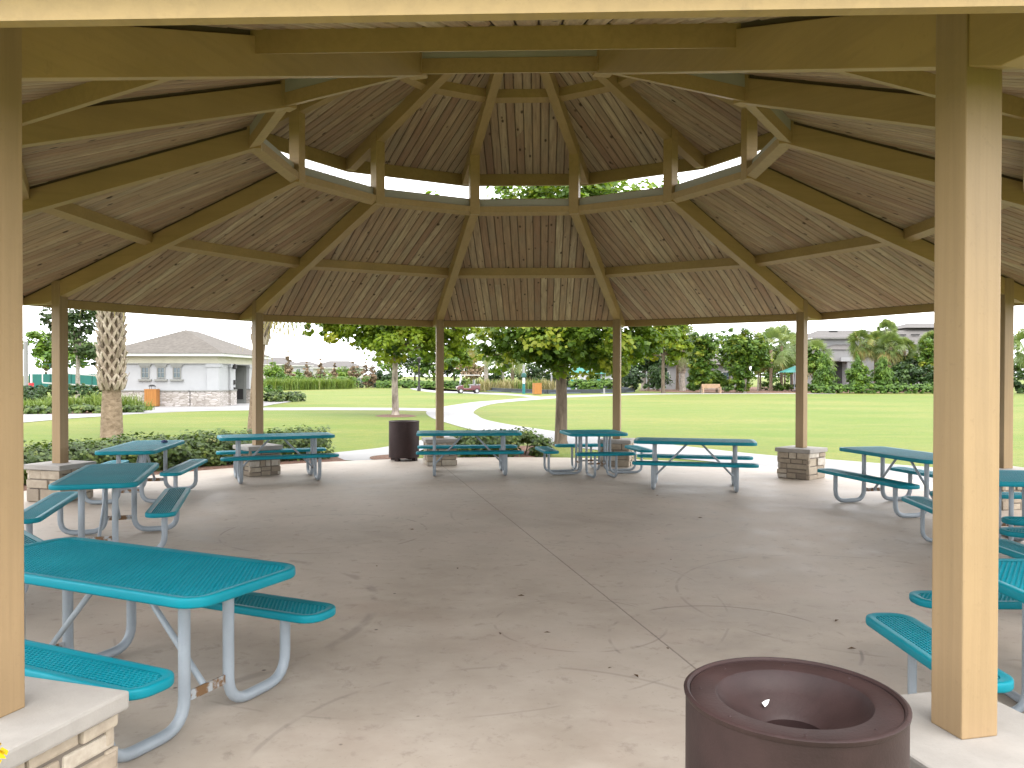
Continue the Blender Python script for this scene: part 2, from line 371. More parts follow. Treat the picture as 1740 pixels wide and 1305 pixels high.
M['grass_tall'] = leafmat('tall_ornamental_grass', [(0, G(.05, .09, .014)), (.6, G(.14, .21, .035)), (1, G(.27, .29, .09))], .35)
M['grass_tan'] = leafmat('tan_seeding_grass', [(0, G(.12, .12, .05)), (.6, G(.28, .24, .11)), (1, G(.42, .33, .19))], .35)
M['flower'] = leafmat('yellow_petals', [(0, G(.60, .42, .01)), (1, G(.80, .60, .02))], .3)

# ------------------------------------------------------------------ the pavilion
RP, RE, RI, R1, R2 = 6.86, 7.50, 2.87, 2.984, 3.77
K = .357                                                    # fall of a hip per metre
def zl(r): return 2.915 + K*(RE-r)                          # underside of the lower boards along a hip
def zu(r): return 5.06 + .347*(R2-r)                           # upper boards
C15, T15 = math.cos(PI/12), math.tan(PI/12)
def pol(a, r, z): return Vector((r*math.sin(a), r*math.cos(a), z))
POSTA = [math.radians(-165+30*k) for k in range(12)]
pav = empty('pavilion'); tag(pav, 'tan twelve sided park pavilion with board ceiling and open clerestory, on stone footed posts', 'pavilion')

def frame_at(a): return Matrix.Rotation(-a, 4, 'Z')         # local +y runs outward along the hip
# stone pedestals: one mesh of laid stones, shared
def pedestal_mesh(seed):
    r_ = random.Random(seed); mb = MB(); mb.box((0, 0, .235), (.56, .56, .47))
    m2 = MB(); hw = .292
    def cut(x0, x1, z0, z1, out):
        w_, h_ = x1-x0, z1-z0
        if h_ > .22 or (h_ > .145 and r_.random() < .5 and w_ > .12):
            k = z0+h_*r_.uniform(.36, .64); cut(x0, x1, z0, k, out); cut(x0, x1, k, z1, out)
        elif w_ > .42 or (w_ > .25 and r_.random() < .45):
            k = x0+w_*r_.uniform(.30, .70); cut(x0, k, z0, z1, out); cut(k, x1, z0, z1, out)
        else: out.append((x0, x1, z0, z1))
    for side in range(4):
        Ms = Matrix.Rotation(side*PI/2, 4, 'Z'); stones = []
        k = r_.uniform(-.1, .12); h1 = r_.uniform(.16, .28)
        cut(-hw, hw, h1, .46, stones); cut(-hw, k, 0, h1, stones); cut(k, hw, 0, h1, stones)
        for (x0, x1, z0, z1) in stones:
            m2.t = min(1, max(0, r_.gauss(.48, .26))); g = .0075; y0, y1 = hw-.05, hw+r_.uniform(-.010, .016); j = lambda: r_.uniform(-.004, .004)
            e0, e1 = (0 if x0 <= -hw+1e-6 else g), (0 if x1 >= hw-1e-6 else g)
            lo = [(x0+e0, y0, z0+g), (x1-e1, y0, z0+g), (x1-e1+j(), y1, z0+g+j()), (x0+e0+j(), y1, z0+g+j())]
            hi = [(x0+e0, y0, z1-g), (x1-e1, y0, z1-g), (x1-e1+j(), y1, z1-g+j()), (x0+e0+j(), y1, z1-g+j())]
            m2.hexa([Ms @ Vector(v) for v in lo], [Ms @ Vector(v) for v in hi])
    me = m2.mesh('pedestal', M['stone'], bevel=.011)
    core = MB(); core.box((0, 0, .23), (.56, .56, .458)); cm = core.mesh('core')
    bm = bmesh.new(); bm.from_mesh(me); n0 = len(bm.faces); bm.from_mesh(cm); bm.faces.ensure_lookup_table()
    me.materials.append(M['mortar'])
    for f in bm.faces[n0:]: f.material_index = 1
    bm.to_mesh(me); bm.free(); return me
ped_meshes = [pedestal_mesh(s) for s in (3, 11, 19)]
capb = MB(); capb.box((0, 0, .496), (.655, .655, .072)); cap_me = capb.mesh('pedestal_cap', M['concrete_cap'], bevel=.012)
postb = MB(); PZ = zl(RP)-.01
postb.box((0, 0, (.532+PZ)/2), (.148, .148, PZ-.532)); post_me = postb.mesh('post', M['post'], bevel=.006)
cpb = MB(); z0, z1 = zl(R1)-.262, zu(R1)-.02
cpb.box((0, 0, (z0+z1)/2), (.148, .148, z1-z0)); cp_me = cpb.mesh('clerestory_post', M['beam'], bevel=.005)

def hip_mesh(name, ra, rb, zf, depth, wd, level, gap=-.012):
    """a hip rafter with a plumb inner end and a level cut tail"""
    mb = MB(); x = wd/2; zt = lambda r: zf(r)-gap; zb = lambda r: zf(r)-depth
    rc = rb
    for _ in range(400):
        if zb(rc) >= level: break
        rc -= .005
    prof = [(ra, zt(ra)), (ra, zb(ra)), (rc, zb(rc)), (rb, max(level, zb(rb))), (rb, zt(rb))]
    n = len(prof); vs = [(-x, r, z) for r, z in prof]+[(x, r, z) for r, z in prof]
    fs = [tuple(range(n)), tuple(reversed(range(n, 2*n)))]+[(i, i+n, (i+1) % n+n, (i+1) % n) for i in range(n)]
    mb.add(vs, fs); return mb.mesh(name, M['beam'], bevel=.004)
hip_lo = hip_mesh('hip_rafter', 2.915, RE-.012, zl, .262, .132, 2.806, .036)
spb = MB(); spb.hexa([(-.04, 2.95, zl(2.95)-.06), (.04, 2.95, zl(2.95)-.06), (.04, RE-.02, zl(RE-.02)-.06), (-.04, RE-.02, zl(RE-.02)-.06)], [(-.04, 2.95, zl(2.95)+.012), (.04, 2.95, zl(2.95)+.012), (.04, RE-.02, zl(RE-.02)+.012), (-.04, RE-.02, zl(RE-.02)+.012)]); gap_filler_me = spb.mesh('shaded_gap_filler', M['groove'])  # dark filler added over each lower hip, its colour standing for the shadowed gap
hip_up = hip_mesh('upper_hip_rafter', .06, R2-.012, zu, .197, .125, 4.90)
def panel(zf, r0, r1, name):
    """tongue-and-groove boards of one roof face: real boards with a chamfered joint, plus the dark tongue behind"""
    a0, a1 = r0*C15, r1*C15; zz = lambda a: zf(a/C15); mb = MB(); bw = .125; half = a1*T15; nrm = Vector((0, K/C15, 1)).normalized()
    up = Vector((0, K/C15, 1)).normalized()
    n = int(half/bw)+1; r_ = random.Random(name+str(len(bpy.data.meshes)))
    off = r_.uniform(0, 50); tone0 = r_.uniform(.40, .60)
    for i in range(-n-1, n+1):
        t0, t1 = i*bw, (i+1)*bw
        if max(abs(t0), abs(t1)) > half+bw: continue
        lo = lambda t: max(a0, min(a1, abs(t)/T15))
        s0, s1 = lo(t0), lo(t1)
        if min(a1-s0, a1-s1) < .0 or max(a1-s0, a1-s1) < .03: continue
        mb.t = min(1, max(0, r_.gauss(.5, .23)))
        g = .0050; ch = .011
        # split the run into one or two boards end to end
        cuts = [None]
        q = [Vector((t0+g+ch, s0, zz(s0))), Vector((t1-g-ch, s1, zz(s1))), Vector((t1-g-ch, a1, zz(a1))), Vector((t0+g+ch, a1, zz(a1)))]
        o = [Vector((t0+g, s0, zz(s0))), Vector((t1-g, s1, zz(s1))), Vector((t1-g, a1, zz(a1))), Vector((t0+g, a1, zz(a1)))]
        o = [p+up*ch for p in o]
        uvf = lambda p: (p.x+off+i*3.7, p.y/math.cos(math.atan(K))+i*1.93)
        seg = []
        L = a1-max(s0, s1)
        if L > 2.0 and r_.random() < .12: k = r_.uniform(.25, .75); seg = [(0, k-.0012), (k+.0012, 1)]
        else: seg = [(0, 1)]
        for (ka, kb) in seg:
            mb.t = min(1, max(0, r_.gauss(tone0, .22))); sh = r_.uniform(0, 9)
            P = lambda arr: [arr[0].lerp(arr[3], ka), arr[1].lerp(arr[2], ka), arr[1].lerp(arr[2], kb), arr[0].lerp(arr[3], kb)]
            q4, o4 = P(q), P(o)
            uv4 = [(uvf(p)[0], uvf(p)[1]+sh) for p in q4]
            mb.add(q4+o4, [(0, 1, 2, 3), (0, 4, 5, 1), (2, 6, 7, 3), (1, 5, 6, 2), (3, 7, 4, 0)], [uv4, [uv4[0], uv4[0], uv4[1], uv4[1]], [uv4[2], uv4[2], uv4[3], uv4[3]], [uv4[1], uv4[1], uv4[2], uv4[2]], [uv4[3], uv4[3], uv4[0], uv4[0]]])
    return mb.mesh(name, M['planks'])
def shell(zf, r0, r1, name, mat, lift, over):
    a0, a1 = r0*C15, (r1+over)*C15; zz = lambda a: zf(a/C15)+lift; mb = MB()
    q = [Vector((-a0*T15, a0, zz(a0))), Vector((a0*T15, a0, zz(a0))), Vector((a1*T15, a1, zz(a1))), Vector((-a1*T15, a1, zz(a1)))]
    mb.hexa(q, [p+Vector((0, 0, .03)) for p in q]); return mb.mesh(name, mat)
def ring_piece(name, a_in, a_out, zb0, zt0, mat, zb1=None, zt1=None):
    """a mitred straight member of a twelve-sided ring, bounded by two distances from the middle"""
    zb1 = zb0 if zb1 is None else zb1; zt1 = zt0 if zt1 is None else zt1; mb = MB()
    f = lambda a, z, s: Vector((s*a*T15, a, z))
    mb.hexa([f(a_in, zb0, -1), f(a_in, zb0, 1), f(a_out, zb1, 1), f(a_out, zb1, -1)], [f(a_in, zt0, -1), f(a_in, zt0, 1), f(a_out, zt1, 1), f(a_out, zt1, -1)])
    return mb.mesh(name, mat)
def zla(a): return zl(a/C15)
def zua(a): return zu(a/C15)
fascia_lo = ring_piece('eave_fascia', RE*C15, RE*C15+.045, 2.803, 3.02, M['beam'])
fascia_up = ring_piece('upper_eave_fascia', R2*C15, R2*C15+.045, 4.892, 5.12, M['beam'])
pur = lambda a, wd, dp, zf, n, kk: ring_piece(n, a-wd/2, a+wd/2, zf(a-wd/2)-dp, zf(a-wd/2)+.004, M['beam'], zf(a+wd/2)-dp, zf(a+wd/2)+.004)
purlin_lo = pur(5.27*C15, .11, .13, zla, 'purlin', K)
purlin_up = pur(1.80*C15, .11, .115, zua, 'upper_purlin', K)
ring_me = ring_piece('clerestory_ring_beam', 2.835, 2.95, 4.298, 4.385, M['beam'], 4.262, 4.385)
curb_me = ring_piece('clerestory_curb', 2.900, 2.945, 4.388, 4.503, M['curb'])
n_lo = zl; panels = []
for k, a in enumerate(POSTA):
    p = link('post', post_me, None, pav); p.location = pol(a, RP, 0); p.rotation_euler = (0, 0, -a)
    b = link('pedestal', ped_meshes[k % 3], None, pav); b.location = pol(a, RP, 0); b.rotation_euler = (0, 0, -a+PI/2*(k % 4))
    c = link('cap', cap_me, None, b)
    for nm, me in (('hip_rafter', hip_lo), ('shaded_gap_filler', gap_filler_me), ('upper_hip_rafter', hip_up)):
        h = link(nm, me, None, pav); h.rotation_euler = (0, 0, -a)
    c = link('clerestory_post', cp_me, None, pav); c.location = pol(a, R1, 0); c.rotation_euler = (0, 0, -a)
    am = a+PI/12
    for nm, me in (('eave_fascia', fascia_lo), ('upper_eave_fascia', fascia_up), ('purlin', purlin_lo), ('upper_purlin', purlin_up), ('clerestory_ring_beam', ring_me), ('clerestory_curb', curb_me)):
        h = link(nm, me, None, pav); h.rotation_euler = (0, 0, -am)
    for nm, zf, r0, r1 in (('ceiling_boards', zl, 3.03, RE-.055), ('upper_ceiling_boards', zu, .0, R2-.03)):
        h = link(nm, panel(zf, r0, r1, nm), None, pav); h.rotation_euler = (0, 0, -am)
sh1 = shell(zl, 3.10, RE, 'roof_deck', M['groove'], .018, .02); sh2 = shell(zu, .0, R2, 'upper_roof_deck', M['groove'], .018, .02)
rf1 = shell(zl, 3.26, RE, 'roof_shingles', M['shingle'], .055, .14); rf2 = shell(zu, .0, R2, 'upper_roof_shingles', M['shingle'], .07, .14)
for k, a in enumerate(POSTA):
    for nm, me in (('roof_deck', sh1), ('upper_roof_deck', sh2), ('roof_shingles', rf1), ('upper_roof_shingles', rf2)):
        h = link(nm, me, None, pav); h.rotation_euler = (0, 0, -(a+PI/12))
kb = MB(); kb.lathe([(.001, zu(0)-.34), (.14, zu(0)-.34), (.14, zu(0)+.05), (.001, zu(0)+.05)], 12); kb.build('king_block', M['beam'], pav)

# ------------------------------------------------------------------ ground
def sheet(name, poly, z, mat, kind='structure', thick=0.0):
    bm = bmesh.new(); vs = [bm.verts.new((float(p[0]), float(p[1]), z)) for p in poly]; f = bm.faces.new(vs)
    bmesh.ops.triangulate(bm, faces=[f]); bm.normal_update()
    for q in bm.faces:
        if q.normal.z < 0: q.normal_flip()
    if thick > 0:
        r = bmesh.ops.extrude_face_region(bm, geom=bm.faces[:]); bmesh.ops.translate(bm, verts=[e for e in r['geom'] if isinstance(e, bmesh.types.BMVert)], vec=(0, 0, -thick))
        bmesh.ops.recalc_face_normals(bm, faces=bm.faces[:])
    me = bpy.data.meshes.new(name); bm.to_mesh(me); bm.free(); me.materials.append(mat)
    o = bpy.data.objects.new(name, me); COL.objects.link(o); tag(o, kind=kind); return o
def smooth_poly(pts, n=6):
    out = []; N = len(pts)
    for i in range(N):
        p0, p1, p2, p3 = [np.array(pts[(i+k-1) % N][:2]) for k in range(4)]
        for j in range(n):
            t = j/n; out.append(.5*((2*p1)+(-p0+p2)*t+(2*p0-5*p1+4*p2-p3)*t*t+(-p0+3*p1-3*p2+p3)*t**3))
    return out
def smooth_line(pts, n=8):
    P = [np.array(p[:2], float) for p in pts]; P = [2*P[0]-P[1]]+P+[2*P[-1]-P[-2]]; out = []
    for i in range(1, len(P)-2):
        for j in range(n):
            t = j/n; p0, p1, p2, p3 = P[i-1:i+3]
            out.append(.5*((2*p1)+(-p0+p2)*t+(2*p0-5*p1+4*p2-p3)*t*t+(-p0+3*p1-3*p2+p3)*t**3))
    return out+[P[-2]]
sheet('lawn', [(-900, -400), (900, -400), (900, 1500), (-900, 1500)], ZG, M['lawn'])
slab_poly = [(8.13*math.sin(2*PI*k/96), 8.13*math.cos(2*PI*k/96)) for k in range(96)]
sheet('pavilion_floor', slab_poly, 0.0, M['slab'], thick=.12)
# curved park path (outer edge, then inner edge back)
outer = [gp(1760, 830), gp(1575, 821), gp(1405, 810), gp(1285, 793), gp(1085, 773), gp(923, 754), gp(850, 741), gp(792, 728), gp(760, 719), gp(735, 711), gp(724, 702), gp(731, 696), gp(752, 691.5), gp(806, 683.4), gp(843, 680.5), gp(920, 674.3), gp(965, 672.3)]
inner = [gp(965, 675.5), gp(920, 678.8), gp(852, 684.6), gp(820, 691), gp(805, 700), gp(811.5, 706.4), gp(824, 713), gp(861, 721), gp(920, 730), gp(1000, 741), gp(1105, 752), gp(1281, 771.7), gp(1405, 781), gp(1585, 795), gp(1760, 808)]
sheet('path', smooth_line(outer)+smooth_line(inner), ZG+.012, M['path'])
sheet('narrow_path', [gp(203, 705.2), gp(240, 703.2), gp(300, 700), gp(360, 698.3), gp(420, 697.4), gp(560, 697), gp(680, 697.4), gp(737, 699), gp(737, 694.3), gp(680, 693.2), gp(560, 692.6), gp(420, 692.8), gp(300, 695.8), gp(203, 701.5)], ZG+.008, M['path'])
sheet('left_path', smooth_line([gp(-160, 736), gp(-60, 727), gp(39, 718.5), gp(119, 711.5), gp(176, 707.8), gp(206, 705.3)])+smooth_line([gp(206, 702.8), gp(176, 703.2), gp(119, 703.8), gp(39, 704.5), gp(-160, 706)]), ZG+.016, M['path'])
sheet('building_apron', [gp(206, 702.8), gp(262, 701), gp(330, 697.5), gp(437, 693), gp(465, 687.5), gp(500, 682.3), gp(452, 682.0), gp(395, 684.5), gp(355, 690.5), gp(262, 691), gp(258, 697)], ZG+.020, M['path'])
# the walk that leaves the slab between two back posts
sheet('side_walk', smooth_line([gp(575, 779, 0), gp(565, 768.5, 0), gp(600, 764, 0), gp(657, 757.3, 0), gp(735, 744, -.04), gp(770, 733, -.04)])+smooth_line([gp(800, 739, -.04), gp(748, 752, 0), gp(690, 772, 0), gp(640, 783, 0)]), -.024, M['path'])
sheet('far_path', smooth_line([gp(965, 675.4), gp(1080, 671.3), gp(1200, 669.6), gp(1420, 669.3)])+smooth_line([gp(1420, 668.2), gp(1200, 668.3), gp(1080, 669.0), gp(965, 672.4)]), ZG+.008, M['path'])
sheet('cart_path', smooth_line([gp(695, 656.5), gp(700, 661.5), gp(735, 666.8), gp(790, 668.8), gp(860, 671.5), gp(912, 675.6)])+smooth_line([gp(920, 674.4), gp(868, 669.2), gp(800, 666.3), gp(742, 663.8), gp(716, 660.5), gp(722, 657)]), ZG+.010, M['path'])
# mulch beds
def ringbed(a0, a1, r0, r1, n=24):
    A = np.radians(np.linspace(a0, a1, n)); return [(r0*math.sin(a), r0*math.cos(a)) for a in A]+[(r1*math.sin(a), r1*math.cos(a)) for a in A[::-1]]
sheet('mulch_bed', ringbed(-120, -27.5, 8.125, 10.2), -.018, M['mulch'])
sheet('mulch_bed', smooth_poly([gp(628, 777, 0), gp(640, 773, 0), gp(690, 770, 0), gp(700, 776, 0), gp(668, 781, 0), gp(640, 781, 0)], 5), -.012, M['mulch'])
sheet('mulch_bed', [gp(748, 781, 0), gp(895, 780, 0), gp(925, 766, 0), gp(905, 756, 0), gp(800, 758, 0), gp(752, 764, 0)], -.016, M['mulch'])
sheet('mulch_bed', [gp(-60, 712), gp(250, 703), gp(245, 690), gp(-60, 690)], ZG+.004, M['mulch'])
sheet('mulch_bed', [gp(1085, 664.5), gp(1170, 667.3), gp(1240, 667.8), gp(1400, 667.6), gp(1640, 667.5), gp(1640, 660), gp(1380, 658), gp(1180, 657), gp(1090, 660)], ZG+.005, M['mulch'])

# ------------------------------------------------------------------ foliage builders
def leaf_quads(P, N, size, r_):
    """P centres, N rough normals, one bent four-cornered leaf each"""
    n = len(P); N = N/np.linalg.norm(N, axis=1, keepdims=True)
    A = r_.normal(size=(n, 3)); T = np.cross(N, A); T /= np.linalg.norm(T, axis=1, keepdims=True); B = np.cross(N, T)
    s = size*r_.uniform(.65, 1.3, n)[:, None]; wd = r_.uniform(.34, .5, n)[:, None]
    V = np.empty((n, 4, 3)); V[:, 0] = P-T*s*.5; V[:, 1] = P+B*s*wd-N*s*.06+T*s*.05; V[:, 2] = P+T*s*.5-N*s*.12; V[:, 3] = P-B*s*wd-N*s*.06+T*s*.05
    return V.reshape(-1, 3), np.arange(n*4).reshape(n, 4)
def crown(cent, rad, nclump, per, size, r_, clump=.28, low=-1.0, tone_mu=.45, tone_sd=.16, yellow=.06, droop=.0, shell=.72):
    """leaves in clumps spread through an uneven ellipsoid"""
    cent = np.asarray(cent, float); rad = np.asarray(rad, float); D = []
    while len(D) < nclump:
        d = r_.normal(size=3); d /= np.linalg.norm(d)
        if d[2] < low: continue
        D.append(d*(r_.uniform(shell-.35, 1.0) if r_.random() < .75 else r_.uniform(.1, .7)))
    D = np.array(D); C = cent+D*rad*r_.uniform(.86, 1.10, (nclump, 1))
    cr = clump*rad.mean()*r_.uniform(.55, 1.25, nclump); Ps, Ns, Ts = [], [], []
    for c, q, d in zip(C, cr, D):
        n = max(4, int(per*r_.uniform(.6, 1.4))); x = r_.normal(size=(n, 3)); x /= np.linalg.norm(x, axis=1, keepdims=True)
        rr = r_.uniform(.35, 1, n)[:, None]**.5; off = x*rr*q*np.array([1.1, 1.1, .75])
        Ps.append(c+off); Ns.append(x*.5+d*.35+np.array([0, 0, .75])+r_.normal(size=(n, 3))*.35)
        cm = r_.normal(tone_mu, tone_sd)+(r_.uniform(.25, .45) if r_.random() < yellow else 0)
        Ts.append(np.clip(r_.normal(cm, .12, n), 0, 1))
    P = np.concatenate(Ps); N = np.concatenate(Ns); T = np.concatenate(Ts)
    V, F = leaf_quads(P, N, size, r_); return V, F, T, C
def join(parts):
    V, F, T, o = [], [], [], 0
    for v, f, t in parts: V.append(v); F.append(f+o); T.append(t); o += len(v)
    return np.concatenate(V), np.concatenate(F), np.concatenate(T)
def limbs(mb, base, th, r, C, r_, nl=9, lean=(0, 0)):
    top = Vector(base)+Vector((lean[0], lean[1], th)); b = Vector(base)
    pts = [b, b.lerp(top, .06), b.lerp(top, .5)+Vector((r_.normal()*r*.16, r_.normal()*r*.16, 0)), top]
    mb.tube(pts, [r*1.4, r*1.08, r*.95, r*.8], 12)
    idx = r_.permutation(len(C))[:nl]
    for i in idx:
        e = Vector(C[i]); m = top.lerp(e, .5)+Vector((0, 0, .1*(e-top).length)); mb.tube([top-Vector((0, 0, r)), m, e], [r*.5, r*.26, r*.06], 6, False)
def tree(name, label, cat, base, th, r, crowns, nclump, per, size, mat, bark, seed, nl=9, lean=(0, 0), group=None, **kw):
    r_ = np.random.default_rng(seed); base = np.asarray(base, float); t = empty(name, base); tag(t, label, cat, group)
    parts, CC = [], []
    for (dx, dy, z, rx, ry, rz, fr) in crowns:
        V, F, T, C = crown((dx, dy, z), (rx, ry, rz), max(3, int(nclump*fr)), per, size, r_, **kw); parts.append((V, F, T)); CC.append(C)
    V, F, T = join(parts); C = np.concatenate(CC)
    link('crown', np_mesh('crown', V, F, T, mat), None, t)
    mb = MB(); limbs(mb, (0, 0, 0), th, r, C, r_, nl, lean); mb.build('trunk', bark, t, smooth=True)
    return t
def shrub(name, label, base, rad, nclump, per, size, mat, seed, cat='shrub', group=None, stem=True, zc=None, taper=0.0, **kw):
    r_ = np.random.default_rng(seed); t = empty(name, base); tag(t, label, cat, group); rx, ry, rz = rad
    V, F, T, C = crown((0, 0, rz if zc is None else zc), rad, nclump, per, size, r_, **kw)
    if taper:
        k = 1-taper*np.clip(V[:, 2]/(2*rz), 0, 1); V[:, 0] *= k; V[:, 1] *= k
    V[:, 2] = np.maximum(V[:, 2], .02); link('foliage', np_mesh('foliage', V, F, T, mat), None, t)
    if stem:
        mb = MB()
        for i in range(5): e = C[i]; mb.tube([(e[0]*.1, e[1]*.1, 0), (e[0]*.3, e[1]*.3, e[2]*.5), tuple(e)], [.03, .02, .008], 5, False)
        mb.build('stem', M['bark_brown'], t)
    return t
def hedge(name, label, line, width, height, dens, size, mat, seed, cat='hedge', group=None, tone_mu=.45):
    """a loose clipped hedge that follows a line"""
    r_ = np.random.default_rng(seed); L = [np.array([p[0], p[1]]) for p in line]; o0 = np.array([L[0][0], L[0][1], ZG])
    t = empty(name, o0); tag(t, label, cat, group); Ps, Ns, Ts = [], [], []
    seg = [(a, b, np.linalg.norm(b-a)) for a, b in zip(L[:-1], L[1:])]
    mb = MB()
    for a, b, l in seg:
        d = (b-a)/max(l, 1e-6); nn = np.array([-d[1], d[0]])
        for k in range(max(1, int(l*dens))):
            u = r_.uniform(0, l); v = r_.uniform(-1, 1); hh = height*(1-.28*abs(v)**2.5)*r_.uniform(.86, 1.12)
            z = hh*(r_.uniform(.72, 1) if r_.random() < .6 else r_.uniform(.1, .8)); edge = z < hh*.7
            if edge: v = np.sign(v)*r_.uniform(.72, 1.05)
            c = np.array([*(a+d*u+nn*v*width/2), z+ZG]); n = 14; x = r_.normal(size=(n, 3))
            Ps.append(c+np.clip(x, -1.4, 1.4)*np.array([.085, .085, .05])); Ns.append(np.array([0, 0, .8])+np.array([*(nn*v*.6), 0])+x*.4)
            Ts.append(np.clip(r_.normal(r_.normal(tone_mu, .16), .12, n), 0, 1))
        for k in range(max(1, int(l*1.2))):
            c = a+d*(k+.5)*l/max(1, int(l*1.2)); mb.tube([(c[0]-o0[0], c[1]-o0[1], -.02), (c[0]-o0[0]+r_.normal()*.08, c[1]-o0[1]+r_.normal()*.08, height*.75)], [.02, .008], 5, False)
    V, F = leaf_quads(np.concatenate(Ps), np.concatenate(Ns), size, r_); V -= o0
    V[:, 2] = np.maximum(V[:, 2], .01)
    link('foliage', np_mesh('foliage', V, F, np.concatenate(Ts), mat), None, t); mb.build('stem', M['bark_brown'], t); return t
def blades(nb, base_r, h, spread, wd, r_, tone=(.5, .18)):
    """arching grass blades: two segments each"""
    a = r_.uniform(0, 2*PI, nb); b = np.stack([r_.normal(0, base_r, nb), r_.normal(0, base_r, nb), np.zeros(nb)], 1)
    hh = h*r_.uniform(.6, 1.15, nb); out = spread*r_.uniform(.2, 1.1, nb); d = np.stack([np.cos(a), np.sin(a), np.zeros(nb)], 1); s = np.stack([-np.sin(a), np.cos(a), np.zeros(nb)], 1)*wd
    p0 = b; p1 = b+d*out[:, None]*.35+np.array([0, 0, 1])*(hh*.65)[:, None]; p2 = b+d*out[:, None]+np.array([0, 0, 1])*(hh*r_.uniform(.75, 1.0, nb))[:, None]
    V = np.stack([p0-s, p0+s, p1+s*.8, p1-s*.8, p2+s*.15, p2-s*.15], 1).reshape(-1, 3); i = np.arange(nb)[:, None]*6
    F = np.concatenate([i+np.array([[0, 1, 2, 3]]), i+np.array([[3, 2, 4, 5]])]); t = np.clip(r_.normal(tone[0], tone[1], nb), 0, 1); return V, F, np.concatenate([t, t])
def grass_clump(name, label, base, nb, base_r, h, spread, wd, mat, seed, cat='ornamental grass', group=None):
    r_ = np.random.default_rng(seed); V, F, T = blades(nb, base_r, h, spread, wd, r_); o = link(name, np_mesh(name, V, F, T, mat)); o.location = base; tag(o, label, cat, group); return o
def frond_fan(r_, org, az, el, plen, flen, nleaf=22, wd=.035, droop=.35):
    """one fan leaf: petiole, then leaflets spreading from its end"""
    d = np.array([math.cos(az)*math.cos(el), math.sin(az)*math.cos(el), math.sin(el)]); e = org+d*plen+np.array([0, 0, -.12*plen*plen*math.cos(el)])
    side = np.cross(d, [0, 0, 1.0]); side /= np.linalg.norm(side)+1e-9; nrm = np.cross(side, d); ro = r_.uniform(-1.35, 1.35); side, nrm = side*math.cos(ro)+nrm*math.sin(ro), nrm*math.cos(ro)-side*math.sin(ro)
    V, F = [], []
    V += [org-side*.02, org+side*.02, e+side*.014, e-side*.014]; F.append([0, 1, 2, 3])
    for k in range(nleaf):
        a = (k/(nleaf-1)-.5)*2.9; dd = d*math.cos(a)+side*math.sin(a); L = flen*(.75+.25*math.cos(a))*r_.uniform(.85, 1.08)
        q = np.cross(dd, nrm); q /= np.linalg.norm(q)+1e-9; m = e+dd*L*.55-np.array([0, 0, droop*L*.18]); t = e+dd*L-np.array([0, 0, droop*L*r_.uniform(.5, 1.1)])
        i = len(V); V += [e-q*.006, e+q*.006, m+q*wd, m-q*wd, t+q*.004, t-q*.004]; F += [[i, i+1, i+2, i+3], [i+3, i+2, i+4, i+5]]
    return np.array(V), np.array(F)
def palm_crown(r_, nf, plen, flen, zc=0.0, nleaf=22, wd=.035, lowest=-.9, dead=0):
    parts = []
    for i in range(nf):
        u = (i+.5)/nf; el = lowest+(1.5-lowest)*(u**.95)+r_.normal()*.12; az = i*2.399+r_.normal()*.15
        V, F = frond_fan(r_, np.array([0, 0, zc+.25*u]), az, el, plen*r_.uniform(.8, 1.1), flen*r_.uniform(.85, 1.1), nleaf, wd, .55 if el < .2 else .35)
        t = np.clip(np.full(len(F), .5+.18*r_.normal()+(.3 if el < -.5 else 0))+r_.normal(0, .05, len(F)), 0, 1); parts.append((V, F, t))
    for i in range(dead):
        V, F = frond_fan(r_, np.array([0, 0, zc-.25]), i*2.1+r_.normal()*.3, -1.15+r_.normal()*.12, plen*.9, flen*.8, 12, wd*.7, .9); parts.append((V, F, np.full(len(F), .97)))
    return join(parts)
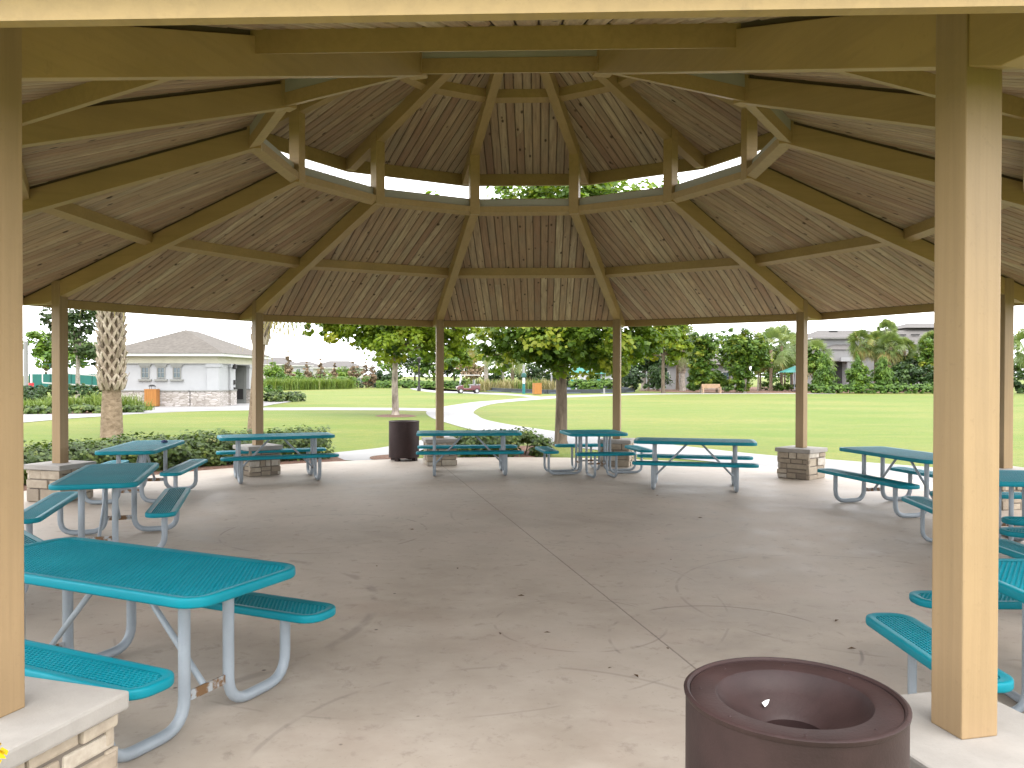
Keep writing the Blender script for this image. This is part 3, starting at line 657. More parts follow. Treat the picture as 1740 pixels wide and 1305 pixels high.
def palm(label, base, h, r, nf, plen, flen, seed, bark='bark_palmgrey', nleaf=18, wd=.05, group=None, lean=(0, 0), boots=None, dead=0, lowest=-.9, mat='leaf_palm', name='palm_tree'):
    r_ = np.random.default_rng(seed); t = empty(name, base); tag(t, label, 'palm tree', group)
    V, F, T = palm_crown(r_, nf, plen, flen, 0, nleaf, wd, lowest, dead); V += np.array([lean[0], lean[1], h]); link('crown', np_mesh('crown', V, F, T, M[mat]), None, t)
    mb = MB(); n = 9; mb.tube([(lean[0]*(k/n)**1.5, lean[1]*(k/n)**1.5, h*k/n) for k in range(n+1)], [r*(1.18-.25*min(1, k/2)+(.03*(k % 2))) for k in range(n+1)], 14); mb.build('trunk', M[bark], t, smooth=True)
    if boots:
        z0, z1, rb = boots; bb = MB(); N = 9; step = .21; row = 0; z = z0
        while z < z1:
            for k in range(N):
                az = 2*PI*(k+.5*(row % 2))/N; g = (z-z0)/(z1-z0)
                cx, cyy = lean[0]*(z/h)**1.5, lean[1]*(z/h)**1.5
                bb.t = min(1, max(0, r_.normal(.55, .22)))
                stub = .20*(.75+.5*r_.random())
                for sgn in (-1, 1):
                    a2 = az+sgn*PI/N*.95
                    def q(aa, rr, zz): return Vector((cx+rr*math.cos(aa), cyy+rr*math.sin(aa), zz))
                    w1, w2 = .095, .055
                    p0 = q(az, rb*.93, z-.04); p1 = q(az+sgn*PI/N*.5, rb*1.10, z+step*.55); p2 = q(a2, rb*1.18+.02*r_.normal(), z+step*1.12+.03*r_.normal())
                    tg = Vector((-math.sin(az), math.cos(az), 0)); rd = Vector((math.cos(az), math.sin(az), 0))
                    for (A, B, wa, wb) in ((p0, p1, w1, w1*.8), (p1, p2, w1*.8, w2)):
                        up_ = Vector((0, 0, 1)); perp = (B-A).cross(rd).normalized()
                        bb.hexa([A-perp*wa/2-rd*.05, A+perp*wa/2-rd*.05, A+perp*wa/2, A-perp*wa/2], [B-perp*wb/2-rd*.05, B+perp*wb/2-rd*.05, B+perp*wb/2, B-perp*wb/2])
                if r_.random() < .35:
                    A = q(az, rb*1.05, z+.02); B = q(az, rb*1.30+.05*r_.random(), z+.24+.08*r_.random()); tg = Vector((-math.sin(az), math.cos(az), 0))*.05
                    bb.hexa([A-tg, A+tg, A+tg*1.0+Vector((0, 0, -.04)), A-tg+Vector((0, 0, -.04))], [B-tg*.5, B+tg*.5, B+tg*.5+Vector((0, 0, -.02)), B-tg*.5+Vector((0, 0, -.02))])
            row += 1; z += step
        bb.build('boots', M['boot'], t)
    return t
#@@PART2@@
# ------------------------------------------------------------------ picnic tables
def rrect(L, W, r, n=7):
    out = []
    for cx, cy, a0 in ((L/2-r, W/2-r, 0), (-L/2+r, W/2-r, 90), (-L/2+r, -W/2+r, 180), (L/2-r, -W/2+r, 270)):
        for k in range(n+1):
            a = math.radians(a0+90*k/n); out.append((cx+r*math.cos(a), cy+r*math.sin(a)))
    return out
def coated_top(name, L, W, r, z, h=.045, cell=(.027, .0195)):
    """expanded-metal deck with real openings inside a rolled rim"""
    mb = MB(); prof = [(.052, -.006), (.030, -.0035), (.010, 0.0), (.0025, -.004), (0, -.013), (0, -h+.008), (.004, -h), (.016, -h)]
    rings = [rrect(L-2*o, W-2*o, max(.01, r-o)) for o, _ in prof]; n = len(rings[0]); vs = []; fs = []
    for ring, (_, dz) in zip(rings, prof): vs += [(x, y, z+dz) for x, y in ring]
    for i in range(len(prof)-1):
        for k in range(n): fs.append((i*n+k, (i+1)*n+k, (i+1)*n+(k+1) % n, i*n+(k+1) % n))
    mb.add(vs, fs)
    cx, cyy = cell; V = []; F = []; hx, hy = cx*.34, cyy*.31; zt = z-.007; zb = zt-.013
    ni = int(W/2/cyy)+1; nj = int(L/2/cx)+1; ri = max(.01, r-.045); Lx, Wy = L/2-.045, W/2-.045
    for i in range(-ni, ni+1):
        for j in range(-nj, nj+1):
            X = (j+(.5 if i % 2 else 0))*cx; Y = i*cyy; qx, qy = abs(X), abs(Y)
            if qx > Lx or qy > Wy: continue
            if qx > Lx-ri and qy > Wy-ri and math.hypot(qx-Lx+ri, qy-Wy+ri) > ri: continue
            b = len(V); ex, ey = cx/2, cyy/2
            V += [(X-ex, Y-ey, zt), (X+ex, Y-ey, zt), (X+ex, Y+ey, zt), (X-ex, Y+ey, zt), (X-hx, Y-hy, zt-.001), (X+hx, Y-hy, zt-.001), (X+hx, Y+hy, zt-.001), (X-hx, Y+hy, zt-.001), (X-hx, Y-hy, zb), (X+hx, Y-hy, zb), (X+hx, Y+hy, zb), (X-hx, Y+hy, zb)]
            for k in range(4):
                l = (k+1) % 4; F.append([b+k, b+l, b+4+l, b+4+k]); F.append([b+4+k, b+4+l, b+8+l, b+8+k])
    o = len(mb.v); V = np.array(V); F = np.array(F)
    V2 = np.concatenate([np.array(mb.v), V]); F2 = np.concatenate([np.array(mb.f), F+o])
    me = np_mesh(name, V2, F2, np.full(len(F2), .5), M['teal']); nr = len(mb.f)
    sm = np.zeros(len(F2), bool); sm[:nr] = True; me.polygons.foreach_set('use_smooth', sm); return me
def bent(pts, rad, n=6):
    """round the corners of a polyline"""
    P = [Vector(p) for p in pts]; out = [P[0]]
    for i in range(1, len(P)-1):
        a = (P[i-1]-P[i]).normalized(); b = (P[i+1]-P[i]).normalized(); s, e = P[i]+a*rad, P[i]+b*rad
        for k in range(n+1):
            t = k/n; out.append(s*(1-t)**2+P[i]*2*t*(1-t)+e*t*t)
    return out+[P[-1]]
ZT, ZS = .76, .455
def make_rect_table():
    t = empty('picnic_table'); L = 1.90
    link('tabletop', coated_top('tabletop', L, .78, .13, ZT, .05), None, t)
    sm = coated_top('seat', L, .285, .11, ZS, .045)
    for s in (1, -1): link('seat', sm, None, t).location = (0, s*.588, 0)
    for ux in (-.63, .63):
        for s in (1, -1):
            mb = MB(); mb.tube(bent([(ux, s*.15, ZT-.04), (ux, s*.15, .031), (ux, s*.60, .031), (ux, s*.60, ZS-.035)], .15), .030, 14); mb.build('leg', M['grey_metal'], t, smooth=True)
        mb = MB(); mb.box((ux, 0, .175), (.012, .27, .05)); mb.build('crossbar', M['strap'], t)
        mb = MB(); mb.tube([(ux*.97, 0, .18), (ux*.16, 0, ZT-.05)], .017, 10); mb.box((ux*.13, 0, ZT-.046), (.10, .05, .008)); mb.build('brace', M['grey_metal'], t, smooth=True)
        for yy, zz_, ww in ((0, ZT-.047, .62), (.588, ZS-.042, .22), (-.588, ZS-.042, .22)):
            mb = MB(); mb.box((ux, yy, zz_), (.05, ww, .009)); mb.build('support_plate', M['grey_metal'], t)
    return t
def make_square_table():
    t = empty('square_picnic_table'); W = 1.08
    link('tabletop', coated_top('tabletop', W, W, .15, ZT, .05), None, t); sm = coated_top('seat', 1.06, .27, .11, ZS, .045)
    for k in range(4):
        A = Matrix.Rotation(k*PI/2, 4, 'Z'); o = link('seat', sm, None, t); o.location = A @ Vector((0, .87, 0)); o.rotation_euler = (0, 0, k*PI/2)
        for ux in (-.19, .19):
            mb = MB(); mb.tube([A @ p for p in bent([(ux, .27, ZT-.04), (ux, .27, .024), (ux, .87, .024), (ux, .87, ZS-.035)], .12)], .0225, 12); mb.build('leg', M['grey_metal'], t, smooth=True)
        mb = MB(); mb.box((0, .27, ZT-.047), (.62, .05, .010), M=A); mb.build('support_plate', M['grey_metal'], t)
        mb = MB(); mb.box((0, .27, .20), (.42, .010, .035), M=A); mb.build('crossbar', M['strap'], t)
        mb = MB(); mb.box((0, .87, ZS-.042), (.5, .12, .008), M=A); mb.build('support_plate', M['grey_metal'], t)
    return t
GRT, GST = 'long teal picnic tables round the pavilion floor', 'square teal picnic tables on the pavilion floor'
rect = make_rect_table(); first = True
for x, y, deg, lab in ((-2.04, -5.21, -22.5, 'long teal picnic table nearest the camera, beside the front left post'),
        (-4.29, -1.19, 109.4, 'long teal picnic table end on in front of the left stone pedestal'),
        (-5.57, 2.08, 101.3, 'long teal picnic table with a dark blue scrap on top, beside the left hedge'),
        (-4.30, 4.22, 25.5, 'long teal picnic table before the post nearest the palm, left of the brown bin'),
        (-1.06, 5.22, 7.5, 'long teal picnic table just right of the round brown bin at the back'),
        (2.73, 3.52, -10.5, 'long teal picnic table at the back, right of the square table with four seats'),
        (5.15, 1.51, -76.1, 'long teal picnic table beside the right stone pedestal, partly behind the big post')):
    o = rect if first else copy_tree(rect); first = False
    o.location = (x, y, 0.001); o.rotation_euler = (0, 0, math.radians(deg)); tag(o, lab, 'picnic table', GRT)
sq = make_square_table(); first = True
for x, y, deg, lab in ((1.22, 5.36, 11, 'square teal picnic table with four seats at the back, before the shade tree'),
        (3.09, -5.42, 2, 'square teal picnic table nearest the camera, behind the big right post'),
        (4.86, -3.23, 3, 'square teal picnic table second along the right side, mostly cut by the frame'),
        (5.22, -.99, -5, 'square teal picnic table third along the right side, between posts'),
        (-4.57, -3.78, -44, 'square teal picnic table behind the front left post, only a seat corner showing')):
    o = sq if first else copy_tree(sq); first = False
    o.location = (x, y, 0.001); o.rotation_euler = (0, 0, math.radians(deg)); tag(o, lab, 'picnic table', GST)
# scrap left on a table
mb = MB(); mb.lathe([(.001, 0), (.05, .004), (.045, .03), (.02, .045), (.001, .046)], 9); o = mb.build('cloth_scrap', M['navy'], smooth=True)
q = gp(279.5, 752, .76); o.location = (q[0], q[1], .758); tag(o, 'small dark blue crumpled scrap lying on a teal tabletop', 'scrap')

# ------------------------------------------------------------------ round bins
def make_bin():
    t = empty('litter_bin'); R = .318; H = .832
    mb = MB(); mb.lathe([(R-.012, .065), (R, .07), (R, H-.02), (R+.004, H-.015), (R+.006, H-.004), (R, H), (R-.005, H), (R-.012, H-.006), (R-.012, .065)], 64); mb.build('body', M['bin_brown'], t, smooth=True)
    mb = MB(); mb.lathe([(R-.014, H-.010), (R-.085, H-.008), (R-.092, H-.012), (R-.10, H-.035), (R-.14, H-.07), (.11, H-.105), (.095, H-.12), (.095, H-.16)], 64); mb.build('lid', M['bin_brown'], t, smooth=True)
    mb = MB(); mb.lathe([(.265, H-.16), (.265, .09), (.001, .085)], 32); mb.build('liner', M['black'], t, smooth=True)
    for k in range(4):
        a = PI/4+k*PI/2; mb = MB(); mb.box((.26*math.cos(a), .26*math.sin(a), .036), (.09, .09, .072), rz=a); mb.build('foot', M['bin_brown'], t, bevel=.006)
    mb = MB()
    for k in range(8): a = 2*PI*k/8+.2; mb.lathe([(.001, H-.006), (.003, H-.0065), (.0045, H-.010)], 8, c=((R-.045)*math.cos(a), (R-.045)*math.sin(a), 0))
    mb.build('rivet', M['bin_brown'], t); return t
GB = 'round brown bins in the pavilion'
b1 = make_bin(); b1.location = (1.03, -7.09, 0.0); b1.rotation_euler = (0, 0, .4); tag(b1, 'round brown litter bin in front, seen from above with its open funnel lid', 'litter bin', GB)
b2 = copy_tree(b1); b2.location = (-2.63, 7.40, 0.0); tag(b2, 'dark brown round litter bin at the back, between two posts by the lawn', 'litter bin', GB)
mb = MB(); mb.add([(0, 0, 0), (.05, .01, .006), (.06, .05, .02), (.012, .055, .008), (.09, .03, .03)], [(0, 1, 2, 3), (1, 4, 2)]); o = mb.build('paper_scrap', M['paper']); o.scale = (.32, .32, .32); o.location = (.975, -6.985, .746); o.rotation_euler = (.25, -.2, .5); tag(o, 'white paper scrap in the funnel of the front bin', 'litter')
# dry leaf bits
mb = MB(); mb.add([(-.03, 0, .002), (0, -.012, .008), (.032, .002, .003), (.004, .013, .012)], [(0, 1, 2, 3)]); lm = mb.mesh('leaf_fragment', M['dryleaf'])
for k, (px, py) in enumerate(((1117, 842), (1134, 1102), (1081, 1149), (885, 1013), (777, 966), (640, 962), (850, 1077), (930, 1075), (1447, 1103), (1422, 1055), (1140, 951), (1036, 1135), (700, 900), (1190, 880))):
    o = link('leaf_fragment', lm); q = gp(px, py, .003); o.location = q; o.rotation_euler = (0, 0, rng.uniform(0, 6.3)); s = rng.uniform(.5, 1.1); o.scale = (s, s, s)
    tag(o, 'small dry brown leaf bit lying on the concrete pavilion floor', 'leaf bit', 'dry leaf bits on the floor')

# ------------------------------------------------------------------ planting round the slab
def arc(a0, a1, r, n=10): return [(r*math.sin(a), r*math.cos(a)) for a in np.radians(np.linspace(a0, a1, n))]
hedge('hedge', 'low leafy green hedge curving round the left edge of the pavilion floor', arc(-112, -29, 9.55, 22), 1.35, .62, 270, .075, M['leaf_hedge'], 21)
hedge('hedge', 'short low hedge at the back between the brown bin and the square table', [tuple(gp(772, 772, 0)[:2]), tuple(gp(830, 770, 0)[:2]), tuple(gp(880, 770, 0)[:2]), tuple(gp(905, 768, 0)[:2])], 1.3, .52, 330, .08, M['leaf_hedge'], 22, tone_mu=.42)
for k, (px, py, s) in enumerate(((284, 782, 1), (300, 786, .9), (318, 783, .8), (268, 786, .7))):
    grass_clump('spiky_plant', ['pale spiky plant under the far left table end', 'straw tipped spiky plant in mulch by the left table', 'small spiky plant below the pale plaque', 'leftmost low spiky plant in the mulch strip'][k], gp(px, py, -.02), 46, .06, .42*s, .26*s, .008, M['grass_tan'], 60+k, 'plant')
t = empty('plaque', gp(315, 775, -.02)); tag(t, 'pale tilted plaque on a short stake in front of the left hedge', 'plaque')
mb = MB(); mb.box((0, 0, 0), (.25, .02, .125), M=Matrix.Translation((0, -.02, .30)) @ Matrix.Rotation(-.55, 4, 'X')); mb.build('plate', M['plaque'], t, bevel=.006)
mb = MB(); mb.box((0, .02, .13), (.05, .04, .26)); mb.build('stake', M['black'], t)
t = empty('flowering_plant', at(-95, 2.35, -.05)); tag(t, 'yellow flowering plant low in the corner in front of the left post', 'plant')
r_ = np.random.default_rng(5); V, F, T = blades(90, .05, .62, .2, .011, r_); link('foliage', np_mesh('foliage', V, F, T, M['grass_tall']), None, t)
V, F, T, C = crown((0, 0, .78), (.16, .16, .10), 16, 22, .045, r_, clump=.3); link('blossom', np_mesh('blossom', V, F, T, M['flower']), None, t)

# ------------------------------------------------------------------ trees on the lawn
tree('sycamore_tree', 'broad shade tree with brown trunk just behind the pavilion, deep green low crown', 'tree', gp(953, 757), 2.35, .155,
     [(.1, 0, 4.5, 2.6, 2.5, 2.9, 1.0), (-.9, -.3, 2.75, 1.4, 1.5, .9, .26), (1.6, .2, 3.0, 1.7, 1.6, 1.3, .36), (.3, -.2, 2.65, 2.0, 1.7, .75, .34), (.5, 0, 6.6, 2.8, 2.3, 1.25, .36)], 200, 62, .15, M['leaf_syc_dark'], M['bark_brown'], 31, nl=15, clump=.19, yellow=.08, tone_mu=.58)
tree('sycamore_tree', 'yellow green tree with mottled pale trunk on the left lawn behind the bin', 'tree', gp(672, 705), 3.0, .15,
     [(.3, 0, 6.3, 4.2, 3.8, 4.1, 1.0), (0, 0, 3.9, 3.7, 3.3, 1.5, .55), (-2.9, 0, 4.5, 1.5, 1.5, 1.3, .2), (2.6, -.3, 3.7, 1.7, 1.9, 1.7, .34)], 220, 58, .20, M['leaf_syc'], M['bark_pale'], 32, nl=17, clump=.16, yellow=.07, tone_mu=.56)
sheet('tree_ring', smooth_poly([gp(637, 707), gp(655, 704.3), gp(690, 704.3), gp(708, 707), gp(690, 709), gp(655, 709)]), ZG+.006, M['mulch'])
tree('sycamore_tree', 'bright yellow green tree right of the middle post at the far edge of the lawn', 'tree', at(1127, 86), 4.2, .2,
     [(0, 0, 7.0, 3.4, 2.6, 3.8, 1.0), (-2.6, -.4, 5.2, 1.9, 1.7, 2.2, .4), (-3.2, -.6, 3.8, 1.2, 1.2, 1.2, .18), (1.6, -.6, 5.0, 1.6, 1.6, 1.8, .28)], 150, 44, .40, M['leaf_syc'], M['bark_brown'], 33, nl=9, clump=.2, yellow=.14, tone_mu=.62)
tree('oak_tree', 'dark airy oak with a slim grey trunk left of the boot covered palm', 'tree', gp(133, 676), 3.4, .17,
     [(0, 0, 6.4, 2.5, 2.5, 3.4, 1.0), (-1.8, 0, 6.6, 1.4, 1.4, 1.9, .28), (1.0, 0, 3.7, 1.5, 1.5, 1.0, .25)], 110, 42, .26, M['leaf_oak'], M['bark_palmgrey'], 34, nl=9, clump=.22, yellow=.05)
tree('bushy_tree', 'pale green tree beyond the sports net at far left', 'tree', at(78, 105), 2.5, .2, [(0, 0, 5.3, 3.4, 3.4, 2.6, 1.0), (4.5, 0, 4.6, 2.8, 2.8, 2.2, .7)], 60, 40, .5, M['leaf_bright'], M['bark_brown'], 35, clump=.3, tone_mu=.65)
# near palms
palm('stout palm with criss-cross boots on its trunk, nearest on the left lawn', gp(190, 743), 6.4, .27, 30, 1.1, 1.25, 41, 'bark_palm', 26, .035, boots=(1.45, 6.15, .34), dead=5, lowest=-1.0)
palm('slim palm half hidden by a post, dead fronds hanging beside the restroom', gp(431, 748), 4.75, .16, 26, .9, 1.0, 42, 'bark_palm', 22, .03, lean=(.40, .1), boots=(2.75, 4.6, .23), dead=5, lowest=-.5)

# ------------------------------------------------------------------ restroom building on the left
def hiproof(mb, x0, x1, y0, y1, z0, zr, rx0, rx1, th=.06):
    ym = (y0+y1)/2; mb.add([(x0, y0, z0), (x1, y0, z0), (x1, y1, z0), (x0, y1, z0), (rx0, ym, zr), (rx1, ym, zr)], [(0, 1, 5, 4), (1, 2, 5), (2, 3, 4, 5), (3, 0, 4), (3, 2, 1, 0)])
def window(par, c, wd, ht, nx, nz, rz=0, lintel=True, fr='trimgrey', f=.05):
    """frame, pane, sill, head; c is the middle on the wall face, outward = local -y"""
    w_ = empty('window', c, rz); w_.parent = par
    mb = MB()
    for s in (-1, 1): mb.box((s*(wd/2-f/2), -.02, 0), (f, .06, ht)); mb.box((0, -.02, s*(ht/2-f/2)), (wd-2*f, .06, f))
    for i in range(1, nx): mb.box((-wd/2+wd*i/nx, -.015, 0), (.025, .04, ht-2*f))
    for i in range(1, nz): mb.box((0, -.012, -ht/2+ht*i/nz), (wd-2*f, .034, .025))
    mb.build('frame', M[fr], w_); mb = MB(); mb.box((0, .0, 0), (wd-.02, .02, ht-.02)); mb.build('pane', M['glass'], w_)
    if lintel:
        mb = MB(); z = ht/2; mb.add([(-wd/2-.06, -.07, z+.01), (wd/2+.06, -.07, z+.01), (wd/2+.16, -.07, z+.22), (-wd/2-.16, -.07, z+.22), (-wd/2-.06, 0, z+.01), (wd/2+.06, 0, z+.01), (wd/2+.16, 0, z+.22), (-wd/2-.16, 0, z+.22)], [(0, 1, 2, 3), (0, 4, 5, 1), (3, 2, 6, 7), (1, 5, 6, 2), (0, 3, 7, 4)]); mb.build('head_trim', M['trimgrey'], w_)
        mb = MB(); mb.box((0, -.05, -ht/2-.10), (wd+.28, .12, .10)); mb.build('sill', M['trimgrey'], w_)
    return w_
D0 = 47.0; cor = at(370, D0)
rb = empty('restroom_building', cor, YAW); tag(rb, 'white restroom building with tan hipped roof and stone base on the left', 'building')
WF, WD, HW, PD, N0, N1 = 6.26, 8.2, 2.93, 1.6, 2.6, 5.3      # width, depth, height, porch depth, porch from-to along the side
mb = MB()
for x0, x1, y0, y1 in ((-WF, -PD, 0, WD), (-PD, 0, 0, N0), (-PD, 0, N1, WD)): mb.box(((x0+x1)/2, (y0+y1)/2, HW/2+.45), (x1-x0, y1-y0, HW-.9))
mb.build('wall', M['stucco'], rb); mb = MB()
for x0, x1, y0, y1 in ((-WF, -PD, 0, WD), (-PD, 0, 0, N0), (-PD, 0, N1, WD)): mb.box(((x0+x1)/2, (y0+y1)/2, .45), (x1-x0+.1, y1-y0+.1, .90))
mb.build('stone_base', M['wallstone'], rb); mb = MB()
for x0, x1, y0, y1 in ((-WF, -PD-.1, 0, WD), (-PD, 0, 0, N0), (-PD, 0, N1, WD)): mb.box(((x0+x1)/2, (y0+y1)/2, .925), (x1-x0+.2, y1-y0+.2, .06))
mb.build('base_cap', M['trimgrey'], rb)
mb = MB(); mb.box((-WF/2, WD/2, HW-.20), (WF+.10, WD+.10, .44)); mb.build('frieze', M['cream'], rb)
mb = MB(); mb.box((-WF/2, WD/2, HW-.43), (WF+.16, WD+.16, .05)); mb.build('band', M['greige'], rb)
mb = MB(); mb.box((-WF/2, WD/2, HW+.09), (WF+1.0, WD+1.0, .17)); mb.build('fascia', M['white'], rb)
mb = MB(); e, zr = .56, 4.60-ZG; xm = -WF/2; z0 = HW+.178
mb.add([(-WF-e, -e, z0), (e, -e, z0), (e, WD+e, z0), (-WF-e, WD+e, z0), (xm, WF/2, zr), (xm, WD-WF/2, zr)], [(0, 1, 4), (1, 2, 5, 4), (2, 3, 5), (3, 0, 4, 5), (3, 2, 1, 0)]); mb.build('roof', M['shingle'], rb)
mb = MB(); mb.lathe([(.07, 0), (.07, .4)], 10, c=(-1.9, 4.6, HW+.75), close=True); mb.build('vent_pipe', M['black'], rb)
for px in (247, 274, 301): window(rb, (-(370-px)*mpp(D0), -.012, 1.98), .47, .66, 2, 2)
for nm, mt, g, za_, zb2 in (('pilaster', 'stucco', 0, .95, HW-.42), ('pilaster_base', 'wallstone', .06, 0, .90), ('pilaster_cap', 'trimgrey', .09, .90, .96), ('pilaster_head', 'stucco', .05, HW-.62, HW-.46)):
    for x0, x1, y0, y1 in ((-.60, .09, -.10, .45), (-.25, .13, N0-.85, N0+.03), (-.25, .13, N1-.03, N1+.9)):
        mb = MB(); mb.box(((x0+x1)/2, (y0+y1)/2, (za_+zb2)/2), (x1-x0+2*g, y1-y0+2*g, zb2-za_)); mb.build(nm, M[mt], rb)
mb = MB(); mb.box((-PD/2, N1-.09, 1.2), (PD-.1, .04, 2.4)); mb.build('recess_wall', M['doorgrey'], rb)
mb = MB(); mb.box((-.62, N1-.14, 1.05), (1.0, .06, 2.1)); d_ = mb.build('door', M['doorgrey'], rb)
mb = MB(); mb.box((-.55, N1-.18, .62), (.66, .03, .66)); mb.build('louvre', M['black'], d_)
mb = MB(); mb.box((-1.02, N1-.19, 1.05), (.05, .06, .14)); mb.build('handle', M['grey_metal'], d_)
mb = MB(); mb.lathe([(.08, 0), (.13, .05), (.11, .24), (.03, .32)], 12, c=(.28, N0-.5, 2.2)); mb.box((.2, N0-.5, 2.3), (.16, .1, .1)); mb.build('wall_lamp', M['black'], rb)
mb = MB(); mb.box((.17, N0-.25, 1.40), (.08, .2, .28)); mb.box((.17, N0-.25, 1.02), (.08, .14, .16)); mb.build('wall_box', M['black'], rb)
def wood_bin(P, s, label, lid=True, deg=0):
    t = empty('wooden_bin', P, math.radians(deg)); tag(t, label, 'litter bin', 'orange slatted bins in the park'); h = .92*s; w_ = .62*s
    mb = MB(); n = 6
    for sd_ in range(4):
        A = Matrix.Rotation(sd_*PI/2, 4, 'Z')
        for k in range(n): mb.box((-w_/2+w_*(k+.5)/n, -w_/2, h/2+.05), (w_/n*.88, .03, h), M=A)
    mb.build('slats', M['orange_wood'], t, bevel=.004); mb = MB(); mb.box((0, 0, h/2+.03), (w_-.05, w_-.05, h)); mb.build('liner', M['black'], t)
    mb = MB(); mb.box((0, 0, h+.075), (w_+.05, w_+.05, .04)); mb.build('rim', M['orange_wood'], t)
    if lid:
        mb = MB(); mb.lathe([(.20, h+.24), (.19, h+.28), (.12, h+.33), (.001, h+.35)], 16); mb.build('hood', M['black'], t)
        mb = MB()
        for k in range(3): a = 2*PI*k/3; mb.tube([(.17*math.cos(a), .17*math.sin(a), h+.07), (.17*math.cos(a), .17*math.sin(a), h+.25)], .012, 6)
        mb.build('hood_post', M['black'], t)
    return t
wood_bin(gp(258.5, 691.5), 1.02, 'orange slatted bin with a black hood before the white restroom wall', True, 8)
wood_bin(gp(912.5, 670.5), 1.12, 'orange slatted bin beside the playground edge in the distance', False, 20)

# beds and screens at far left
for k, (px, py, nb, h, sp) in enumerate(((70, 700, 260, .75, .55), (100, 694, 260, .85, .6), (128, 698, 280, .8, .6), (160, 697, 300, .95, .65), (182, 700, 240, .85, .55), (212, 700, 320, .95, .7), (232, 698, 240, .6, .5), (50, 702, 240, .7, .5))):
    grass_clump('grass_clump', 'low fountain grass clump on the bank left of the restroom', gp(px, py), nb, .32, h, sp, .016, M['grass_tall'], 70+k, group='fountain grass clumps on the left bank')
hedge('hedge', 'low dark ground hedge in front of the fountain grass at far left', [gp(-10, 704)[:2], gp(120, 702.5)[:2], gp(240, 700)[:2]], 1.5, .38, 46, .15, M['leaf_hedge'], 23)
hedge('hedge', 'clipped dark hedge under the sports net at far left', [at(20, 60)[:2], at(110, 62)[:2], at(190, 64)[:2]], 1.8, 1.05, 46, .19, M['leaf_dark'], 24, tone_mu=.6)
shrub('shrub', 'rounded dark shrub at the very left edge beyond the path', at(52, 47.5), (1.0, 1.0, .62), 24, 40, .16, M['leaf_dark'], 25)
t = empty('screen_fence', at(56, 92)); tag(t, 'green mesh screened court fence behind the sports net', 'fence'); a, b = Vector(at(50, 92)), Vector(at(192, 92)); o0 = Vector(t.location)
mb = MB(); d = b-a; mb.beam(a-o0+Vector((0, 0, 1.95)), b-o0+Vector((0, 0, 1.95)), .03, 1.85); mb.build('mesh_screen', M['windscreen'], t)
for k in range(5):
    mb = MB(); p = a.lerp(b, k/4)-o0; mb.tube([(p.x, p.y-.06, 0), (p.x, p.y-.06, 3.1)], .045, 8); mb.build('post', M['dark_green'], t)
mb = MB(); mb.beam(a-o0+Vector((0, -.05, 3.1)), b-o0+Vector((0, -.05, 3.1)), .05, .05); mb.build('rail', M['dark_green'], t)
t = empty('sports_net', at(72, 68)); tag(t, 'sports net with white tape borders in front of the green screen', 'net'); o0 = Vector(t.location)
za, zb_, zc_, zd = [zat(v, 68) for v in (631, 650.5, 640.5, 657)]; A0, B0 = Vector(at(72, 68)), Vector(at(196, 68))
mb = MB(); mb.beam(A0-o0+Vector((0, 0, za-ZG)), B0-o0+Vector((0, 0, zat(641, 68)-ZG)), .03, .10); mb.beam(A0-o0+Vector((0, 0, zb_-ZG)), B0-o0+Vector((0, 0, zat(657.5, 68)-ZG)), .03, .10); mb.box((.0, 0, (za+zb_)/2-ZG), (.09, .035, za-zb_)); mb.build('tape', M['white'], t)
mb = MB(); q = at(52, 68)
for k in range(2): e = (Vector(at((54, 198)[k], 68))-o0); mb.tube([(e.x, e.y, 0), (e.x, e.y, 2.35)], .05, 8)
mb.build('net_post', M['white'], t)
t = empty('padded_post', at(53, 64)); tag(t, 'white post with a red pad beside the left net', 'post'); mb = MB(); mb.tube([(0, 0, 0), (0, 0, 1.95)], .07, 10); mb.build('pole', M['white'], t)
mb = MB(); mb.tube([(0, 0, .35), (0, 0, 1.2)], .19, 12); mb.build('pad', M['red'], t, smooth=True)
t = empty('light_mast', at(44, 66)); tag(t, 'tall pale grey mast at the far left edge', 'mast'); mb = MB(); mb.tube([(0, 0, 0), (0, 0, 4.6)], .17, 12); mb.build('pole', M['greige'], t, smooth=True); mb = MB(); mb.tube([(0, 0, 0), (0, 0, .3)], .26, 12); mb.build('footing', M['concrete_cap'], t)

# plants right of the restroom
hedge('hedge', 'short clipped hedge on the lawn right of the restroom entrance', [gp(452, 683)[:2], gp(480, 682.6)[:2], gp(508, 681.5)[:2]], 1.6, .62, 80, .15, M['leaf_hedge'], 26, tone_mu=.35)
shrub('shrub', 'soft green shrub behind the short hedge by the restroom', gp(462, 676), (.9, .9, .55), 22, 40, .16, M['leaf_bright'], 27)
shrub('shrub', 'little green shrub at the foot of the restroom wall', gp(313, 690.5), (.42, .4, .38), 12, 34, .11, M['leaf_bright'], 28)
for k in range(13):
    px = 458+k*11.2; grass_clump('grass_clump', 'tall green grass clump in the long row across the left lawn', gp(px+rng.uniform(-2, 2), 663.6-k*.25), 330, .42, 1.5, .95, .03, M['grass_tall'], 90+k, group='tall grass clumps in a row')
for k, (px, rx) in enumerate(((608, 1.6), (625, 1.7), (643, 1.5))):
    shrub('shrub', ['silvery shrub next to the grass row', 'silvery shrub at the middle of its mound', 'silvery shrub at the right end by the pale trunk'][k], gp(px, 658.8), (rx, 1.4, .72+.1*(k == 1)), 34, 44, .22, M['leaf_silver'], 110+k, group='silvery shrubs')
